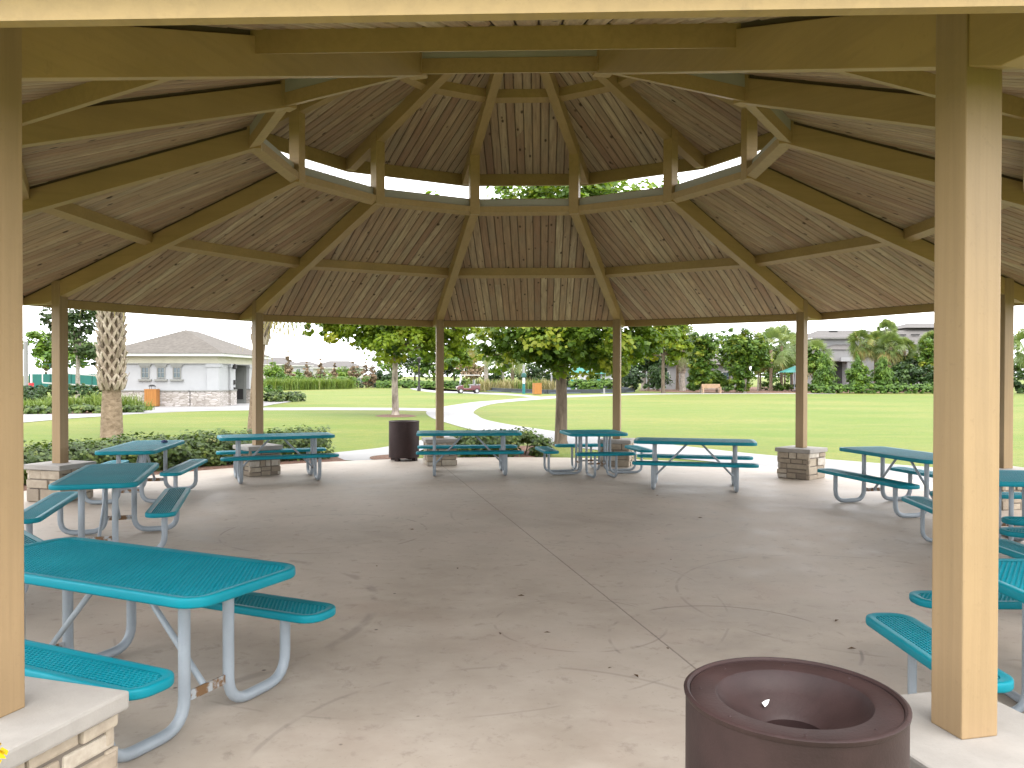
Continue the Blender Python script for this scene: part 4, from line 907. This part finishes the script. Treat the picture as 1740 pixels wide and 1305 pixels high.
# far cream houses and cypresses on the left
def house(name, label, P, w_, d_, h, zr, wall, roof, wins=(), rz=0, ridge=.5, over=.5):
    t = empty(name, P, rz); tag(t, label, 'house'); mb = MB(); mb.box((0, d_/2, h/2), (w_, d_, h)); mb.build('wall', M[wall], t)
    mb = MB(); mb.box((0, d_/2, h+.1), (w_+2*over, d_+2*over, .2)); mb.build('fascia', M['white'], t)
    mb = MB(); hiproof(mb, -w_/2-over-.05, w_/2+over+.05, -over-.05, d_+over+.05, h+.205, h+zr, -w_*ridge/2, w_*ridge/2); mb.build('roof', M[roof], t)
    for (x, z, ww, wh) in wins: window(t, (x, -.012, z), ww, wh, 2, 2, lintel=False, fr='white', f=.08)
    return t
DH = 150
house('house', 'cream two storey house with pale roof far behind the grass row', at(566, DH), 7.5, 9, 3.1, 1.5, 'creamhouse', 'shingle_grey', [(-2.2, 2.1, .8, 1.1), (1.6, 2.1, .9, 1.1)])
house('house', 'cream house beside the palm trunk far at left', at(455, 165), 7, 9, 3.9, 1.7, 'creamhouse', 'shingle_grey', [(-1.6, 2.9, .8, 1.1), (1.8, 2.9, .9, 1.1)])
house('house', 'white house with a dark upper window between two russet trees', at(509, 158), 3.6, 8, 3.6, 1.0, 'stucco', 'shingle_grey', [(-.2, 2.5, .7, 1.4)])
for k, (px, top, base, hw, lab) in enumerate(((490, 590, 645, 11, 'tall sparse russet cypress left of the white house'), (522, 612, 645, 9, 'compact russet cypress right of the white house'), (545, 604, 645, 8, 'thin pinkish cypress behind the grass row'), (569, 616, 645, 9, 'grey tinged russet cypress before the cream house'), (600, 612, 645, 12, 'russet cypress left of the rusty pair'), (622, 612, 645, 13, 'rust red cypress next to the silvery shrubs'), (634, 618, 645, 10, 'rust red cypress behind the pale trunk'))):
    dd = 118; b = at(px, dd); H_ = zat(top, dd)-ZG; ww = hw*mpp(dd)
    tree('cypress_tree', lab, 'tree', b, H_*.8, .09, [(0, 0, H_*.33, ww, ww, H_*.32, .6), (0, 0, H_*.62, ww*.68, ww*.68, H_*.28, .3), (0, 0, H_*.85, ww*.35, ww*.35, H_*.17, .12)], 36, 30, .27, M['leaf_rust'], M['bark_brown'], 130+k, nl=6, clump=.26, low=-1)
for k, (px, rx, h) in enumerate(((455, 3, 1.0), (480, 3.5, 1.1), (540, 4, .9), (585, 4.5, 1.0))):
    shrub('shrub', ['green shrub below the cream house at left', 'green shrub under the tall russet cypress', 'green shrub under the thin cypress', 'green shrub left of the rusty trees'][k], at(px, 112), (rx, 1.5, h), 24, 34, .35, M['leaf_bright'], 150+k, group='far low shrubs behind the grass row')
shrub('shrub', 'dark green bushes behind the pale tree trunk', at(655, 120), (3.0, 2, 1.6), 26, 34, .4, M['leaf_dark'], 155)
hedge('hedge', 'long low hedge crossing behind the lamp post', [at(640, 116)[:2], at(700, 116)[:2], at(790, 112)[:2]], 2.4, 1.05, 60, .3, M['leaf_bright'], 160)
for k, (px, dd, rx, rz) in enumerate(((668, 140, 4, 3.2), (705, 145, 4.5, 4.2), (738, 138, 4, 3.6), (772, 140, 4.5, 3.8), (800, 132, 3.8, 3.2))):
    tree('background_tree', ['dark tree left of the lamp post far away', 'tall tree straight behind the lamp post', 'tree behind the middle left post', 'green tree behind the golf cart roof', 'green tree right of the golf cart'][k], 'tree', at(px, dd), 2.0, .2, [(0, 0, rz+.8, rx, 3, rz, 1)], 46, 36, .5, M['leaf_oak' if k % 2 else 'leaf_fig'], M['bark_brown'], 165+k, clump=.28)
tree('background_tree', 'russet leaved tree behind the golf cart', 'tree', at(803, 112), 1.8, .15, [(0, 0, 2.6, 2.2, 2, 1.6, 1)], 34, 34, .3, M['leaf_rust'], M['bark_brown'], 172, clump=.28)
for k, (px, dd, rx, rz) in enumerate(((462, 126, 2.2, 1.9), (476, 132, 2.0, 1.6), (512, 134, 2.4, 1.1), (538, 130, 2.4, 1.2), (575, 135, 2.6, 1.3), (600, 138, 3, 1.5))):
    tree('background_tree', ['pale green tree before the left cream house', 'light green tree beside the tall russet cypress', 'low tree under the white house window', 'low pale tree between the russet cypresses', 'low tree before the cream house', 'low tree behind the rust red pair'][k], 'tree', at(px, dd), 1.2, .12, [(0, 0, rz+.5, rx, 2, rz, 1)], 34, 34, .34, M['leaf_oak' if k % 2 else 'leaf_bright'], M['bark_brown'], 400+k, clump=.3, tone_mu=.7)
# lamp post on the lawn
def lamp(P, h, label, r=.095):
    t = empty('lamp_post', P); tag(t, label, 'lamp post'); mb = MB(); mb.lathe([(r*2.4, 0), (r*2.3, .25), (r*1.5, .5), (r*1.1, .9), (r, h-.5), (r*1.3, h-.45)], 12, close=True); mb.build('pole', M['black'], t, smooth=True)
    mb = MB(); mb.lathe([(r*1.4, h-.45), (r*2.6, h-.1), (r*3.4, h-.06), (r*.8, h+.12), (.01, h+.2)], 10); mb.build('lantern', M['black'], t); return t
lamp(gp(712, 664.5), 3.9, 'thin dark lamp post on the far lawn left of the middle post')

# golf cart
gc = empty('golf_cart', gp(796, 668.3), math.radians(194)); tag(gc, 'dark red golf cart with a white roof parked on the far path', 'golf cart')
S = 1.0
mb = MB(); mb.box((.0, 0, .42), (2.3, 1.1, .22)); mb.hexa([(.55, -.55, .5), (1.3, -.48, .5), (1.3, .48, .5), (.55, .55, .5)], [(.60, -.52, .86), (1.12, -.42, .74), (1.12, .42, .74), (.60, .52, .86)]); mb.hexa([(-1.15, -.56, .5), (-.15, -.56, .5), (-.15, .56, .5), (-1.15, .56, .5)], [(-1.12, -.52, .82), (-.22, -.52, .82), (-.22, .52, .82), (-1.12, .52, .82)]); mb.build('body', M['cart_red'], gc, bevel=.05)
mb = MB(); mb.box((-.30, 0, .88), (.55, 1.0, .12)); mb.box((-.58, 0, 1.16), (.13, 1.0, .5)); mb.box((-.95, 0, .88), (.5, 1.0, .12)); mb.build('seat', M['greige'], gc, bevel=.03)
mb = MB(); mb.box((-.05, 0, 1.87), (2.15, 1.2, .07)); mb.build('roof', M['white'], gc, bevel=.03)
for sx, sy in ((.72, 1), (.72, -1), (-.95, 1), (-.95, -1)):
    mb = MB(); mb.tube([(sx+(.2 if sx > 0 else 0), sy*.5, .75), (sx, sy*.5, 1.85)], .022, 8); mb.build('roof_post', M['black'], gc)
mb = MB(); mb.hexa([(.90, -.48, .85), (.92, -.48, .85), (.92, .48, .85), (.90, .48, .85)], [(.73, -.48, 1.78), (.75, -.48, 1.78), (.75, .48, 1.78), (.73, .48, 1.78)]); mb.build('windscreen', M['glass'], gc)
for sx in (.85, -.8):
    for sy in (1, -1):
        mb = MB(); c = Vector((sx, sy*.50, .25)); mb.tube([c-Vector((0, .09, 0)), c+Vector((0, .09, 0))], .25, 18); wh = mb.build('wheel', M['tyre'], gc); mb = MB(); mb.tube([c+Vector((0, sy*.085, 0)), c+Vector((0, sy*.10, 0))], .14, 14); mb.build('hub', M['white'], wh)
for sy in (1, -1):
    mb = MB(); mb.lathe([(.001, 0), (.08, 0), (.07, .05)], 10, c=(1.2, sy*.34, .66)); mb.build('headlight', M['white'], gc)
mb = MB(); mb.tube([(.62, .2, .9), (.42, .2, 1.15)], .02, 6); mb.lathe([(.16, 1.15), (.18, 1.17), (.16, 1.19)], 14, c=(.40, .2, 0)); mb.build('steering_wheel', M['black'], gc)

# playground
def pgp(px, py): return gp(px, py)
pp = [gp(815, 663.5), gp(860, 666.5), gp(930, 669.3), gp(1000, 668.4), gp(1060, 667.6), gp(1077, 665.6), gp(1045, 661.5), gp(960, 659.5), gp(860, 659.5)]
sheet('play_surface', smooth_poly(pp), ZG+.12, M['rubber'], thick=.10)
t = empty('play_edging', gp(930, 669.5)); tag(t, 'dark timber edging around the blue grey playground surface', 'edging'); o0 = Vector(t.location); q = [Vector(p) for p in pp]
for k in range(len(q)):
    mb = MB(); mb.beam(q[k]-o0+Vector((0, 0, .42)), q[(k+1) % len(q)]-o0+Vector((0, 0, .42)), .3, .42); mb.build('timber', M['edging'], t)
t = empty('info_post', gp(890, 669)); tag(t, 'green and white information post by the playground edge', 'post')
mb = MB(); mb.lathe([(.16, 0), (.15, 1.0), (.15, 1.02)], 14, close=True); mb.build('lower_sleeve', M['teal_dark'], t); mb = MB(); mb.lathe([(.145, 1.02), (.145, 1.62)], 14, close=True); mb.build('notice', M['white'], t); mb = MB(); mb.lathe([(.15, 1.62), (.26, 1.72), (.24, 2.0), (.15, 2.1), (.14, 2.12)], 14, close=True); mb.build('collar', M['dark_green'], t); mb = MB(); mb.lathe([(.13, 2.12), (.13, 2.9), (.001, 2.95)], 14); mb.build('upper_tube', M['greige'], t)
for k, (px, py) in enumerate(((937, 664), (979, 667), (1026.5, 669))):
    t = empty('bollard', gp(px, py)); hgt = (2.2, .5, .55)[k]; tag(t, ['tall pale post standing on the play surface', 'short pale stub by the shade tree trunk', 'short white bollard at the playground edge'][k], 'post'); mb = MB(); mb.lathe([(.10, 0), (.10, hgt-.05), (.07, hgt)], 10, close=True); mb.build('pole', M['greige'], t)
    mb = MB(); mb.lathe([(.14, 0), (.14, .08)], 10, close=True); mb.build('foot', M['concrete_cap'], t)
def canopy(P, zt, r, label, zb=None):
    t = empty('play_tower', P); tag(t, label, 'play equipment'); n = 6
    mb = MB(); mb.lathe([(r, zt-.9), (r*.72, zt-.35), (.05, zt)], 8); mb.build('canopy', M['teal_canvas'], t)
    for k in range(4): a = PI/4+k*PI/2; mb = MB(); mb.tube([(r*.6*math.cos(a), r*.6*math.sin(a), 0), (r*.6*math.cos(a), r*.6*math.sin(a), zt-.75)], .06, 8); mb.build('leg', M['white'], t)
    mb = MB(); mb.box((0, 0, 1.3), (r*1.1, r*1.1, .1)); mb.build('deck', M['dark_green'], t)
    mb = MB(); mb.box((r*.2, -r*.62, 1.75), (r*.7, .06, .8)); mb.build('panel', M['white'], t)
    mb = MB(); mb.hexa([(-r*.6-.35, -r*.6-1.2, .2), (-r*.6+.25, -r*.6-1.2, .2), (-r*.6+.25, -r*.6-1.2, .26), (-r*.6-.35, -r*.6-1.2, .26)], [(-r*.6-.35, -r*.55, 1.3), (-r*.6+.25, -r*.55, 1.3), (-r*.6+.25, -r*.55, 1.36), (-r*.6-.35, -r*.55, 1.36)]); mb.build('slide', M['teal_dark'], t); return t
canopy(at(987, 100), 3.1, 1.55, 'play tower with a pale teal canopy above the clipped hedge')
canopy(at(1030, 108), 3.0, 1.5, 'teal canopied play tower half hidden by the middle right post')
hedge('hedge', 'clipped bright green hedge behind the playground, left of the middle post', [at(968, 93)[:2], at(1000, 93)[:2], at(1040, 93)[:2]], 2.2, 1.35, 75, .27, M['leaf_bright'], 180, tone_mu=.55)
for k in range(12):
    px = 802+k*12; grass_clump('grass_clump', 'feathery tan grass clump along the back of the playground', at(px+rng.uniform(-3, 3), 96+rng.uniform(-2, 3)), 150, .45, 1.5, .8, .035, M['grass_tan' if k % 3 else 'grass_tall'], 190+k, group='tan grass clumps behind the playground')
palm('pale trunked palm behind the golf cart grasses', at(826, 98), 5.6, .27, 26, 1.6, 1.7, 210, 'bark_palmgrey', 16, .06)
palm('slender palm left of the information post', at(854, 104), 5.0, .2, 24, 1.4, 1.6, 211, 'bark_palmgrey', 16, .06)
palm('stubby palm between the information post and grasses', at(871, 108), 4.4, .24, 24, 1.3, 1.5, 212, 'bark_palm', 16, .06)
for k, (px, dd, rx, rz, mt) in enumerate(((842, 100, 1.6, 1.5, 'leaf_dark'), (898, 112, 2.4, 1.8, 'leaf_dark'), (925, 116, 2.6, 1.9, 'leaf_oak'), (955, 112, 2.4, 1.6, 'leaf_dark'), (1010, 116, 2.6, 2.0, 'leaf_fig'), (1058, 110, 2.2, 2.2, 'leaf_dark'), (1072, 92, 1.9, 1.7, 'leaf_dark'))):
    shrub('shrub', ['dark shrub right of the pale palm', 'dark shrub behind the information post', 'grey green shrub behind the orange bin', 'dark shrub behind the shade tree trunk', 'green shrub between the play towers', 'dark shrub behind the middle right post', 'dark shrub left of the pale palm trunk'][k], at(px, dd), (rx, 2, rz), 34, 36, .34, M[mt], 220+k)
for k, (px, dd, rx, rz) in enumerate(((870, 135, 5, 3.6), (920, 138, 5, 3.8), (965, 140, 5, 4.0), (1015, 138, 5, 4.0), (1062, 132, 4.5, 4.0))):
    tree('background_tree', 'leafy background tree beyond the playground', 'tree', at(px, dd), 2.0, .2, [(0, 0, rz+.7, rx, 3, rz, 1)], 44, 36, .5, M['leaf_oak' if k % 2 else 'leaf_bright'], M['bark_brown'], 230+k, clump=.28, group='background trees beyond the playground')

# right middle: palms, fig masses, bench, house behind
palm('grey palm trunk just right of the middle right post', gp(1093.5, 663.5), 5.4, .30, 22, 1.2, 1.6, 240, 'bark_palmgrey', 16, .055, boots=(2.6, 5.2, .33), lowest=-.5)
palm('pale booted palm trunk left of the tall leafy column', gp(1159.5, 664), 5.8, .34, 30, 1.5, 1.7, 241, 'bark_palmgrey', 16, .055, boots=(2.2, 5.6, .36))
palm('dark thin palm trunk next to the pale booted one', gp(1151, 663), 5.2, .2, 20, 1.2, 1.5, 242, 'bark_palm', 16, .055, lowest=-.4)
house('house', 'grey rendered building behind the fig trees with a tan roof', at(1190, 108), 13, 9, 3.4, 1.4, 'greige', 'shingle', [(-4.6, 1.8, 1.0, 1.2), (3.4, 1.8, 1.0, 1.2)])
shrub('conical_shrub', 'dark conical shrub between two palm trunks', gp(1118, 664.5), (2.1, 1.6, 1.75), 90, 44, .24, M['leaf_dark'], 250, taper=.6, tone_mu=.6)
for k, (px, dd, parts) in enumerate(((1193, 88, [(0, 0, 2.4, 1.5, 1.4, 2.2, .7), (.1, 0, 5.0, 1.75, 1.5, 1.9, .7), (-.6, 0, 3.4, 1.3, 1.3, 1.6, .3)]), (1265, 88, [(-.5, 0, 2.3, 1.6, 1.4, 2.2, .7), (.2, 0, 5.0, 2.6, 1.9, 2.0, .9), (1.4, 0, 3.6, 1.5, 1.4, 1.5, .4)]))):
    tree('fig_tree', ['tall leafy tree column left of the park bench', 'wide leafy tree column right of the park bench'][k], 'tree', at(px, dd), 2.6, .2, parts, 190, 46, .27, M['leaf_fig'], M['bark_palmgrey'], 255+k, nl=8, clump=.22, yellow=.14, tone_mu=.5)
def park_bench(P, w_, label, deg=0):
    t = empty('park_bench', P, math.radians(deg)); tag(t, label, 'bench')
    mb = MB()
    for k in range(4): mb.box((0, -.18+.13*k, .46), (w_, .10, .04))
    mb.build('seat', M['bench_wood'], t); mb = MB()
    for k in range(4): mb.box((0, .27, .60+.11*k), (w_, .04, .085))
    mb.build('backrest', M['bench_wood'], t)
    for sx in (-1, 1):
        mb = MB(); x = sx*(w_/2-.05); mb.box((x, -.22, .33), (.09, .09, .66)); mb.box((x, .29, .48), (.09, .07, .96)); mb.box((x, .03, .68), (.10, .62, .05)); mb.build('side_frame', M['bench_wood'], t)
    return t
park_bench(gp(1209, 668.2), 1.95, 'wooden park bench facing the lawn between the leafy columns', 4)
for k, (px, py, rx, rz, mt) in enumerate(((1178, 665, 1.1, .55, 'leaf_bright'), (1238, 665.5, 1.2, .5, 'leaf_bright'), (1262, 665.5, 1.2, .45, 'leaf_hedge'), (1300, 663, 1.2, .7, 'leaf_bright'), (1322, 664, 1.3, .65, 'leaf_bright'), (1345, 664, 1.1, .5, 'leaf_hedge'), (1366, 664, 1.0, .6, 'leaf_bright'))):
    shrub('shrub', ['low shrub under the left leafy column', 'low shrub just right of the park bench', 'low shrub under the wide leafy column', 'low green shrub by the white birch trunk', 'low green shrub below the teal umbrella', 'low shrub at the dark lamp post foot', 'low shrub left of the right hand pedestal post'][k], gp(px, py), (rx, 1.0, rz), 20, 34, .22, M[mt], 270+k)
tree('birch_tree', 'white stemmed young tree right of the wide leafy column', 'tree', gp(1288, 664), 2.7, .10, [(0, 0, 4.6, 1.7, 1.5, 1.5, 1)], 36, 34, .28, M['leaf_bright'], M['bark_palmgrey'], 280, clump=.3, yellow=.2)
palm('feathery bright palm right of the leafy columns, leftmost of a pair', at(1310, 98), 5.0, .2, 28, 1.7, 1.7, 281, 'bark_palm', 18, .06)
palm('feathery bright palm behind the lamp post, right one of a pair', at(1328, 101), 5.6, .2, 28, 1.6, 1.7, 282, 'bark_palm', 18, .06)
palm('small dark palm behind the right lamp post', at(1345, 118), 6.3, .2, 24, 1.1, 1.4, 283, 'bark_palm', 16, .06)
palm('dense palm just right of the stone footed right post', at(1386, 100), 4.2, .22, 26, 1.3, 1.5, 284, 'bark_palm', 16, .06)
lamp(gp(1344, 661), 4.8, 'dark lamp post beside the teal umbrella')
t = empty('umbrella', at(1350, 96)); tag(t, 'teal patio umbrella open behind the lamp post', 'umbrella'); zt = zat(621.5, 96)-ZG
mb = MB(); mb.lathe([(1.95, zt-.75), (1.9, zt-.70), (.05, zt)], 8); mb.build('canopy', M['teal_canvas'], t); mb = MB(); mb.tube([(0, 0, 0), (0, 0, zt+.1)], .04, 8); mb.build('pole', M['grey_metal'], t)
mb = MB(); mb.lathe([(.4, 0), (.4, .1), (.06, .14)], 12); mb.build('base', M['black'], t)
# two storey house at right
DR = 112; c0 = at(1480, DR); m_ = mpp(DR); hr = empty('house', c0); tag(hr, 'large grey two storey house with hipped roofs behind the palms at right', 'house')
X = lambda px: (px-1480)*m_
Z = lambda py: zat(py, DR)-ZG
mb = MB(); mb.box(((X(1386)+X(1520))/2, 5, Z(574)/2), (X(1520)-X(1386), 10, Z(574))); mb.box(((X(1500)+X(1640))/2, 2.6, Z(606)/2), (X(1640)-X(1500), 11, Z(606))); mb.build('wall', M['greige'], hr)
mb = MB(); hiproof(mb, X(1379), X(1528), -.8, 10.8, Z(573.5), Z(557), X(1411), X(1500)); mb.build('roof', M['shingle_grey'], hr)
mb = MB(); mb.add([(X(1496), -3.6, Z(607)), (X(1648), -3.6, Z(607)), (X(1648), 4.5, Z(557.5)), (X(1512), 4.5, Z(557.5)), (X(1512), 9, Z(607)), (X(1648), 9, Z(607))], [(0, 1, 2, 3), (3, 2, 5, 4), (0, 3, 4)]); mb.build('roof', M['shingle_grey'], hr)
mb = MB(); hiproof(mb, X(1560), X(1680), 4, 14, Z(553), Z(541), X(1590), X(1650)); mb.box(((X(1568)+X(1672))/2, 9, (Z(553)+Z(606))/2), (X(1672)-X(1568), 8, Z(553)-Z(606)-.1)); mb.build('upper_roof', M['shingle_grey'], hr)
mb = MB(); mb.box(((X(1379)+X(1528))/2, 5, Z(574.3)), (X(1528)-X(1379), 11.2, .16)); mb.build('fascia', M['white'], hr)
mb = MB(); mb.add([(X(1396), -2.4, Z(594)), (X(1448), -2.4, Z(594)), (X(1448), 0, Z(584.5)), (X(1420), 0, Z(584.5)), (X(1396), 0, Z(590))], [(0, 1, 2, 3), (0, 3, 4)]); mb.build('porch_roof', M['shingle_grey'], hr)
mb = MB(); mb.box(((X(1400)+X(1448))/2, -1.2, Z(604)), (X(1448)-X(1400), 2.1, Z(595)-Z(613))); mb.build('porch_wall', M['greige'], hr)
mb = MB(); mb.box(((X(1418)+X(1448))/2, -1.5, Z(610.5)), (X(1448)-X(1418), 2.3, .55)); mb.build('porch_beam', M['stucco'], hr)
mb = MB(); mb.box((X(1432), -2.3, Z(614)/2), (.55, .5, Z(614))); mb.build('porch_column', M['greige'], hr)
mb = MB(); mb.box((X(1424), -.25, Z(614)/2), (X(1431)-X(1419), .2, Z(614))); mb.build('doorway', M['black'], hr)
window(hr, (X(1395), -.012, Z(580.5)), .75, 1.15, 2, 1, lintel=False, fr='trimgrey', f=.07)
for px, py, yy in ((1432, 559.8, 3.6), (1545, 566.5, 2.6), (1568, 566.2, 2.6)):
    mb = MB(); mb.box((X(px), yy, Z(py)), (X(px+7)-X(px-7), .25, .16)); mb.build('roof_vent', M['black'], hr)
mb = MB(); mb.tube([(X(1466), 4, Z(557)), (X(1466), 4, Z(543))], .09, 6); mb.build('chimney_pipe', M['trimgrey'], hr)
for k, (px, pz, dd, fl) in enumerate(((1462, 580, 99, 1.55), (1505, 562, 104, 1.35), (1512, 586, 98, 1.6), (1488, 582, 102, 1.4), (1536, 592, 101, 1.35), (1583, 582, 97, 1.35))):
    palm(['leftmost full palm crown in front of the grey house', 'tallest palm crown above the house roof', 'wide drooping palm at the middle of the group', 'palm crown between the two largest ones', 'yellowing palm right of the group', 'palm beside the big right post'][k], at(px, dd), zat(pz, dd)-ZG-.2, .22, 64, .95, fl*.72, 290+k, 'bark_palm', 16, .05, group='palms before the grey house', dead=7, lowest=-1.15)
for k, (px, top, hw, s) in enumerate(((1401, 596, 20, 1), (1457, 594, 18, 1), (1500, 597, 20, 1))):
    dd = 86; H_ = zat(top, dd)-ZG
    shrub('conical_shrub', ['leftmost cone shaped bright shrub in front of the house porch', 'middle cone shaped shrub before the palms', 'rightmost cone shaped shrub before the palms'][k], at(px, dd), (hw*mpp(dd)*1.75, 2.0, H_/2), 150, 46, .23, M['leaf_bright'], 300+k, taper=.84, tone_mu=.5, clump=.20, group='cone shaped shrubs along the lawn')
shrub('shrub', 'bright round shrub at the foot of the middle cone shrub', at(1464, 85), (.95, .9, .9), 36, 40, .24, M['leaf_bright'], 306, tone_mu=.75)
hedge('hedge', 'continuous green hedge along the right far edge of the lawn', [at(1377, 85.3)[:2], at(1480, 85.3)[:2], at(1660, 85.3)[:2]], 1.7, 1.0, 60, .25, M['leaf_bright'], 307, tone_mu=.42)
for k, (px, dd, rx, rz) in enumerate(((1540, 92, 2.2, 1.65), (1575, 91, 2.2, 1.8), (1525, 96, 2.0, 1.6), (1605, 92, 2.4, 1.9))):
    shrub('shrub', ['dark shrub mass below the yellowing palm', 'dark shrub beside the big right post', 'dark shrub behind the rightmost cone shrub', 'dark shrub hidden behind the big right post'][k], at(px, dd), (rx, 1.6, rz), 46, 38, .3, M['leaf_dark'], 310+k, tone_mu=.6)
for k, (px, dd, th, rx, rz, zc, mt) in enumerate(((1172, 100, 3.0, 2.6, 2.6, 5.2, 'leaf_fig'), (1240, 101, 3.0, 3.0, 2.7, 5.4, 'leaf_bright'), (1292, 100, 3.0, 2.6, 2.5, 4.6, 'leaf_fig'), (1334, 108, 3.0, 2.8, 2.4, 4.6, 'leaf_bright'), (1382, 94, 1.6, 1.7, 2.0, 3.4, 'leaf_fig'), (1102, 100, 3.0, 3.0, 2.6, 4.2, 'leaf_dark'), (1218, 90, .8, 1.3, .9, 1.5, 'leaf_bright'), (1538, 100, 1.4, 2.6, 1.8, 2.9, 'leaf_dark'), (1578, 96, 2.2, 1.6, 2.4, 4.2, 'leaf_fig'))):
    tree('leafy_tree', ['leafy tree filling the gap left of the bench', 'tall leafy tree behind the two leafy columns', 'leafy tree behind the white birch', 'leafy tree behind the teal umbrella', 'upright leafy tree just right of the stone footed post', 'dark tree behind the grey palm trunk', 'small bright tree behind the park bench', 'dark tree at the corner of the grey house', 'upright tree beside the big right post'][k], 'tree', at(px, dd), th, .12, [(0, 0, zc, rx, 1.6, rz, 1)], 110, 42, .30, M[mt], M['bark_brown'], 420+k, clump=.22, tone_mu=.55)
palm('palm in the narrow gap right of the big post', at(1752, 80), 4.6, .22, 28, 1.2, 1.5, 320, 'bark_palmgrey', 18, .055)
shrub('shrub', 'dark green shrub in the narrow gap right of the big post', at(1745, 86), (2.4, 1.4, 1.3), 40, 38, .3, M['leaf_dark'], 321)
for k, (px, dd, rx, rz) in enumerate(((1150, 140, 5, 3.4), (1230, 145, 5, 3.6), (1310, 145, 6, 3.0), (1350, 150, 5, 2.6), (1720, 130, 5, 3.0), (1765, 128, 5, 3.2))):
    tree('background_tree', 'leafy background tree beyond the right side of the lawn', 'tree', at(px, dd), 1.8, .2, [(0, 0, rz+.6, rx, 3, rz, 1)], 42, 36, .5, M['leaf_oak' if k % 2 else 'leaf_fig'], M['bark_brown'], 330+k, clump=.28, group='background trees beyond the right lawn')
